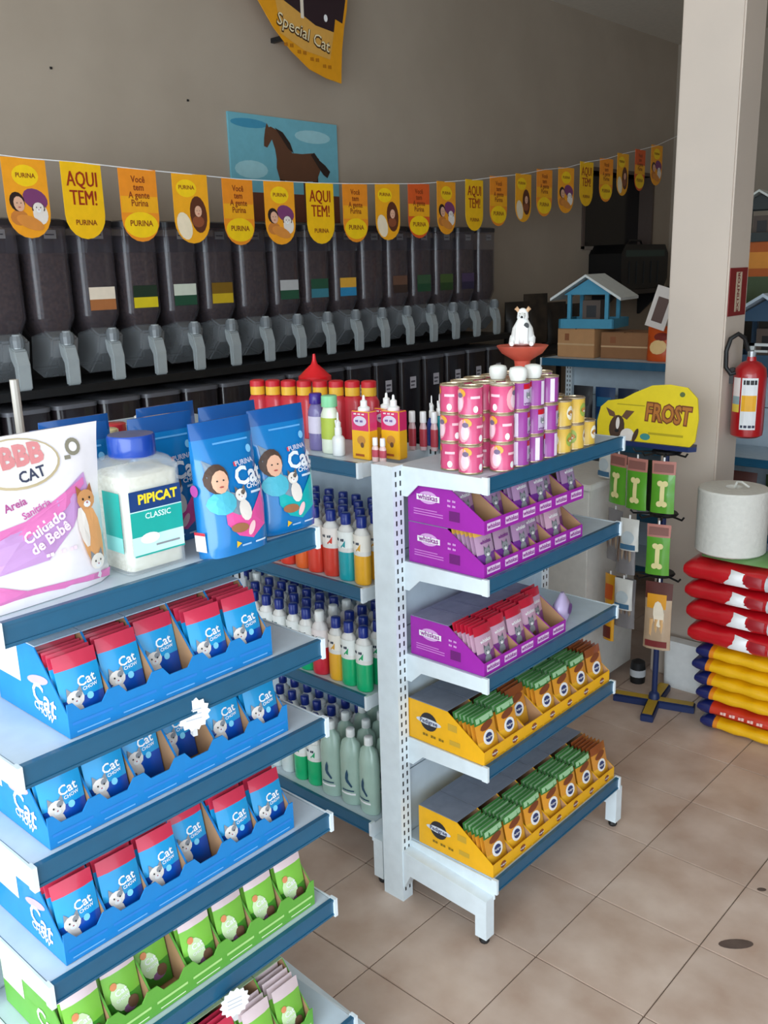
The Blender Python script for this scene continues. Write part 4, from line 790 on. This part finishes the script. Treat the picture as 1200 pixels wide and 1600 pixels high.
# fire extinguisher
r = empty('fire_extinguisher', (CX1+.075, CY0+.085, 1.035), .0, 'red fire extinguisher hung on the right side of the column', 'extinguisher')
rd = mat('#a80f18', .3, coat=.6)
MB().lathe([(.045, 0), (.058, .008), (.060, .03), (.060, .235), (.055, .262), (.035, .283), (.018, .290), (.016, .305)], rd, 24).build('cylinder', r, smooth=True)
Sf = lambda u, v, o: (math.sin(u/.06)*(.0605+o), -math.cos(u/.06)*(.0605+o), v)
m = MB().rect(-.048, -.012, .10, .23, mat('#e4d9d6', .5), Sf, .0004, 4).rect(-.048, -.012, .10, .13, mat('#e5c84a', .5), Sf, .0008, 4).rect(-.048, -.012, .13, .16, mat('#8fa8ac', .5), Sf, .0008, 4)
m.rect(-.006, .052, .035, .23, mat('#dfe0e2', .5), Sf, .0004, 4).rect(-.004, .050, .105, .165, mat('#e6a818', .5), Sf, .0008, 4).rect(.0, .048, .205, .222, P_BLACK, Sf, .0008, 3).rect(-.002, .05, .042, .052, mat('#2a2c44', .5), Sf, .0008, 3)
m.build('label', r)
MB().lathe([(.014, .30), (.016, .325), (.010, .33)], mat('#b9bcc0', .3, .8), 12).box(-.012, .07, -.008, .008, .345, .355, mat('#c4c8c8', .3, .7)).box(-.012, .06, -.008, .008, .322, .330, mat('#c4c8c8', .3, .7)).box(-.014, .010, -.008, .008, .322, .355, mat('#c4c8c8', .3, .7)).build('valve', r)
hp = [(-.012, 0, .328), (-.035, -.01, .37), (-.055, -.02, .385), (-.068, -.03, .36), (-.069, -.036, .30), (-.068, -.04, .26), (-.066, -.05, .235)]
hp = [(-.012, -.008, .328), (-.02, -.03, .375), (-.035, -.055, .392), (-.055, -.075, .375), (-.064, -.085, .33), (-.062, -.085, .27), (-.045, -.078, .245), (-.03, -.070, .25)]
MB().tube(hp, .0085, P_BLACK, 8).build('hose', r, smooth=True)
MB().box(-.075, -.055, -.015, .015, .20, .26, mat('#55575a', .4, .6)).build('wall_bracket', r)
RXc = lambda u, v, o: (CX1+.003+o, u, v)
m = MB().box(CX1, CX1+.003, CY0+.012, CY0+.172, 1.49, 1.665, mat('#7c1216', .5)).rect(CY0+.065, CY0+.12, 1.505, 1.65, mat('#c9b49c', .5), RXc)
m.text('EXTINTOR', CY0+.092, 1.577, .030, mat('#7c1216', .5), RXc, .0014, PI/2)
tag(m.build('extinguisher_sign'), 'dark red upright sign on the column above the extinguisher', 'sign')
# white counter
m = MB(); cw = mat('#cfccc6', .5); X0, X1, Y0, Y1 = -2.25, -1.72, 3.02, 3.42
m.box(X0, X1, Y0, Y1, .03, .86, cw).box(X0-.01, X1+.01, Y0-.01, Y1+.005, .86, .885, mat('#d9d7d2', .4)).box(X0+.03, X1-.03, Y0+.03, Y1, 0, .03, DARK)
c_ = m.build('white_counter', bevel=.003); tag(c_, 'plain white counter cabinet standing behind the end shelving unit', 'counter')
# boxed poster on counter front
m = MB().box(-.12, .12, -.004, 0, 0, .26, mat('#15120f', .5)); Sf = front(-.004)
m.rect(-.11, .11, .01, .25, mat('#e2dfd6', .5), Sf); m.ell(-.06, .19, .05, .035, mat('#ef6a1c', .5), Sf, .001); m.poly([(.02, .05), (.10, .04), (.105, .20), (.03, .21)], mat('#e3a222', .5), Sf, .001); m.poly([(.04, .07), (.09, .06), (.085, .10), (.045, .105)], P_BLACK, Sf, .0016); m.poly([(.045, .13), (.08, .12), (.085, .16), (.05, .18)], P_BLACK, Sf, .0016)
po = m.build('dog_poster', loc=(-2.01, Y0-.001, .50)); tag(po, 'black framed orange and yellow poster on the white counter front', 'poster')
# ------------------------------------------------------------------ rotating rack with cross base
RXp, RYp = -1.475, 3.145
r = empty('display_stand', (RXp, RYp, 0), 0, 'blue and yellow cross footed display stand with yellow dog sign', 'stand')
bl, yl = mat('#1a2c5c', .45), mat('#b89424', .5)
for a in (.30, 1.75, 3.44, 5.0):
    m = MB(); m.M = Matrix.Rotation(a, 4, 'Z'); m.box(.0, .155, -.024, .024, .0, .026, bl).box(.0, .152, -.021, .021, .026, .031, yl); m.build('foot', r, bevel=.004)
MB().lathe([(.011, .02), (.011, 1.06)], bl, 12).lathe([(.022, .03), (.020, .05), (.011, .06)], bl, 12).build('pole', r, smooth=True)
for z in (1.02, .785, .55):
    m = MB()
    for a in (-2.6, -1.9, -1.2, -.5): m.tube([(0, 0, z), (.11*math.cos(a), .11*math.sin(a), z), (.12*math.cos(a), .12*math.sin(a), z+.012)], .004, P_BLACK, 6)
    m.lathe([(.05, z-.006), (.055, z), (.05, z+.006)], P_BLACK, 16); m.build('hook_tier', r)
m = MB(); m.prism([(-.25, -.045), (.10, -.045), (.12, -.02), (.10, .03), (-.24, .03)], 'z', 1.035, 1.052, bl); m.build('top_tray', r)
m = MB(); out = [(-.185, .0), (-.19, .06), (-.18, .115), (-.155, .14), (-.10, .15), (-.06, .175), (.0, .205), (.06, .212), (.12, .205), (.155, .17), (.165, .10), (.16, .02), (.145, 0)]
m.M = Matrix.Translation((-.062, -.03, 1.052)) @ Matrix.Rotation(-.1, 4, 'X') @ Matrix.Diagonal((1.12, 1, 1.02, 1))
yel = mat('#e8cf1c', .45); m.prism(out, 'y', -.003, .003, yel); Sf = front(-.003)
m.ell(-.115, .045, .028, .045, mat('#4a3426', .5), Sf, .0008, -.1); m.poly([(-.16, .115), (-.145, .085), (-.12, .08), (-.128, .10)], mat('#6b4a34', .5), Sf, .001); m.poly([(-.10, .085), (-.085, .11), (-.055, .108), (-.08, .075)], mat('#6b4a34', .5), Sf, .001)
m.ell(-.112, .06, .007, .022, CATW, Sf, .0014); m.ell(-.075, .02, .025, .024, CATW, Sf, .0010, .4); m.ell(-.113, .032, .008, .006, P_BLACK, Sf, .002); m.ell(-.045, .022, .008, .026, mat('#4a3426', .5), Sf, .0014, -.3)
m.text('FROST', .062, .105, .085, mat('#7a3f1c', .5), Sf, .001, -.04, sx=.62, bold=.08); m.text('FROST', .062, .105, .085, mat('#b4702c', .5), Sf, .0018, -.04, sx=.62, bold=.02)
m.rect(0, .12, .030, .038, mat('#b9a414', .5), Sf); m.rect(-.12, -.02, .128, .132, mat('#b9a414', .5), Sf); m.ell(-.01, .02, .018, .012, mat('#3f8f8a', .5), Sf, .001); m.ell(.105, .18, .009, .009, mat('#5a6a3a', .5), Sf, .001)
m.build('header_sign', r)
def hang(kind, label, x, y, z, rz, group=None):
    m = MB()
    if kind == 'bone':
        h, wd = .19, .085; g = mat('#5aa02c', .3, alpha=1, coat=.5); Sf = bag(m, wd, h, .022, g, g, 2, 0, .1, 8, 6, ztop_mat=mat('#b97a6e', .5))
        m.rect(-.035, .035, .150, .180, mat('#8a5a52', .5), Sf, .001, 3); bo = mat('#e8dc9c', .5)
        m.rect(-.008, .008, .035, .11, bo, Sf, .002, 2)
        for sx in (-1, 1):
            for zz in (.035, .11): m.ell(sx*.009, zz, .011, .011, bo, Sf, .0028, 0, 10)
    elif kind == 'chew':
        h, wd = .20, .085; g = mat('#8a8688', .2, alpha=.8, coat=.6); Sf = bag(m, wd, h, .03, g, g, 2, 0, .1, 8, 6)
        for k in range(4): m.tube([(-.024+.016*k, -.004, .02), (-.024+.016*k, -.012, .08), (-.02+.014*k, -.006, .15)], .006, mat(['#6b5648', '#a08a74'][k % 2], .6), 6)
    elif kind == 'white':
        h, wd = .12, .075; g = mat('#d4d3cd', .4, coat=.4); Sf = bag(m, wd, h, .03, g, g, 2, 0, .1, 8, 6); m.ell(0, .05, .025, .025, mat('#b9c4c9', .4), Sf, .001, 0, 14, 2); m.rect(-.03, .03, .005, .025, mat('#3f6a8a', .5), Sf, .001, 3)
    elif kind == 'yellowlong':
        h, wd = .27, .055; g = mat('#d99a14', .35, coat=.4); Sf = bag(m, wd, h, .024, g, g, 2, 0, .1, 8, 6); m.rect(-.02, .02, .17, .23, mat('#c8581c', .4), Sf, .001, 3); m.rect(-.02, .02, .01, .06, mat('#6a2a22', .4), Sf, .001, 3)
    else:
        h, wd = .26, .10; g = mat('#c4a98c', .18, alpha=.85, coat=.7); Sf = bag(m, wd, h, .035, g, g, 2, 0, .1, 8, 6, ztop_mat=mat('#5a2c26', .5))
        m.rect(-.04, .03, .16, .215, mat('#e09a22', .4), Sf, .001, 3); m.ell(.005, .14, .02, .05, mat('#efe2cc', .4), Sf, .002, .1, 12, 2); m.rect(-.04, .04, .01, .035, mat('#7a2c2c', .4), Sf, .001, 3)
        for k in range(3): m.tube([(-.022+.02*k, -.008, .03), (-.02+.018*k, -.014, .12)], .007, mat('#e0b27a', .6), 6)
    m.box(-.003, .003, -.001, .001, h-.004, h+.014, P_WHITE)
    o = m.build('hanging_pack', loc=(x, y, z-h-.012), rz=rz, smooth=True); tag(o, label, 'pack', group)
hx, hy = RXp, RYp
hang('bone', 'green bone treat pack on the top tier, leftmost', hx-.150, hy-.08, 1.02, -.3); hang('bone', 'green bone treat pack on the top tier, middle', hx-.055, hy-.115, 1.02, -.1); hang('bone', 'green bone treat pack on the top tier, right', hx+.045, hy-.11, 1.02, .2)
hang('white', 'plain white pouch hanging high at far left of the stand', hx-.235, hy-.02, 1.03, -.3)
hang('chew', 'grey clear chew pack hanging on the second tier left', hx-.165, hy-.06, .80, -.4); hang('chew', 'grey clear chew pack hanging on the second tier middle', hx-.095, hy-.10, .77, -.1); hang('white', 'round white and blue pack on the second tier', hx-.058, hy-.15, .80, 0)
hang('bone', 'green bone treat pack alone on the second tier right', hx+.045, hy-.125, .79, .25)
hang('yellowlong', 'long yellow treat pack on the lowest tier left', hx-.165, hy-.08, .545, -.3); hang('chew', 'grey chew pack on the lowest tier behind yellow pack', hx-.105, hy-.07, .54, 0); hang('white', 'small white pack at the lowest tier centre', hx-.085, hy-.125, .555, 0)
hang('clear', 'clear bag of golden chews on the lowest tier right', hx+.055, hy-.12, .57, .2)
hang('white', 'little dark and white item low beside the stand pole', hx-.07, hy-.02, .27, .3) if False else None
m = MB().lathe([(.03, 0), (.032, .05), (.028, .09), (.01, .10)], P_BLACK, 14).lathe([(.0325, .03), (.0325, .06)], mat('#c9ccd0', .4), 14, cap=False); tag(m.build('black_pot', loc=(-1.625, 3.30, 0), smooth=True), 'small black and white pot on floor beside stand foot', 'pot')
# ------------------------------------------------------------------ sacks on the floor
def sack(kind, label, x0, x1, y, z, t, d, skew=0, group=None):
    L = x1-x0; rings = []; t -= .004
    if kind == 'red': cols = lambda u: mat('#b8101c', .28, coat=.5, rnd=.08) if u < .78 else mat('#a9aeb4', .35, coat=.3)
    else: cols = lambda u: mat('#17205c', .35, coat=.4) if (u < .15 or u > .90) else (mat('#e08418', .35, coat=.3) if u < .20 or (kind == 'orange') else mat('#eab208', .35, coat=.4))
    if kind == 'orange': cols = lambda u: mat('#17205c', .35, coat=.4) if (u < .15 or u > .90) else mat('#c8341c', .35, coat=.4)
    n = 20; seg = 16
    for k in range(n+1):
        u = k/n; e = min(1, .66+.34*(min(u, 1-u)/.07)**.6); tz = t*e; ring = []
        for j in range(seg):
            a = 2*PI*j/seg; cx, sx = math.cos(a), math.sin(a)
            yy = d/2*math.copysign(abs(cx)**.6, cx)*(.92+.08*e); zz = tz/2*math.copysign(abs(sx)**.75, sx)+(.0025*math.sin(u*21+j) if abs(sx) < .99 else 0)
            ring.append((u*L, yy, t/2+zz+skew*u*L))
        rings.append(ring)
    m = MB().loft(rings, [cols((k+.5)/n) for k in range(n)])
    Sf = lambda u, v, o: (u*L, -(d/2*max(.05, 1-abs((v-.5)*2)**2.6)**.38)-o-.004, t*v+skew*u*L)
    if kind == 'red':
        m.poly([(.36, .14), (.46, .86), (.60, .80), (.66, .14)], P_WHITE, Sf, .001, 3); m.poly([(.60, .40), (.62, .78), (.77, .74), (.77, .30)], mat('#9a1420', .4), Sf, .003, 2); m.rect(.80, .98, .2, .8, mat('#c2c6ca', .4), Sf, .001, 3)
    elif kind == 'orange': bars(m, .53, .6, .5, .22, mat('#e9b9ae', .4), Sf, .003, 5); m.rect(.2, .88, .12, .26, mat('#e89a1c', .4), Sf, .001, 4)
    o = m.build('feed_sack', loc=(x0, y, z), smooth=True); tag(o, label, 'sack', group); return o
zz = 0.002
ys = 3.19; sk = -.02
for i, (k, dx) in enumerate([('yellow', .045), ('orange', .03), ('yellow', .022), ('yellow', .012), ('yellow', .0), ('yellow', .012)]):
    sack(k, ['yellow and navy feed sack at the very bottom of the pile', 'orange red and navy feed sack, second from the bottom', 'yellow and navy feed sack, third from the floor', 'yellow and navy feed sack, fourth from the floor', 'yellow and navy feed sack, fifth from the floor', 'topmost yellow and navy feed sack under the red ones'][i], -1.305+dx, -.965+dx*.7, ys, zz, .056, .22); zz += .0545
for i, dx in enumerate([0.0, -.01, -.02, -.03]):
    sack('red', ['lowest red feed sack lying on the yellow ones', 'red feed sack with white triangle, second of the reds', 'plain fold red feed sack, third of the reds', 'topmost red feed sack under the green bag'][i], -1.325+dx, -.955+dx, ys, zz, .086 if i != 2 else .076, .24); zz += .083 if i != 2 else .073
for i in range(6):
    sack('red' if i > 2 else 'yellow', f'neighbouring feed sack at right picture edge, {ORD[i]} from the floor', -.93, -.62, 3.26, .002+.104*i, .10, .24, group='sacks of the right hand pile')
m = MB(); m.loft([[(x, .09*math.cos(2*PI*j/12)*s, .012+.012*s*math.sin(2*PI*j/12)) for j in range(12)] for x, s in ((-.14, .4), (-.12, 1), (0, 1.1), (.12, 1), (.14, .4))], mat('#6f9a5c', .4, coat=.3)); tag(m.build('green_flat_bag', loc=(-1.18, ys, zz+.001), smooth=True), 'thin green bag lying on the red sacks under the white reel', 'bag')
tw = mat('#d4d2ca', .8, bump=.6, scale=60); m = MB(); pr = [(.02, 0), (.117, .0)]
for k in range(34): pr += [(.1225, .006+k*.0066), (.1212, .0094+k*.0066)]
pr += [(.118, .232), (.06, .236), (.03, .235), (.02, .215)]
m.lathe(pr, tw, 28); o = m.build('twine_reel', loc=(-1.235, ys, zz+.026), smooth=True); tag(o, 'large white reel of twine on top of the feed sacks', 'reel')
MB().tube([(.0, 0, .23), (.01, .0, .255), (.03, -.01, .258), (.06, -.02, .246)], .004, tw, 6).build('loose_end', o)
# base of column guard
m = MB().loft([rr(-.085, .075, -.03, .03, 0, .025), rr(-.09, .08, -.03, .03, .18, .025), rr(-.085, .075, -.025, .025, .20, .02)], mat('#f2f4f4', .4)); tag(m.build('white_container', loc=(-1.45, 3.365, 0), smooth=True), 'white plastic container on the floor between stand and column', 'container')
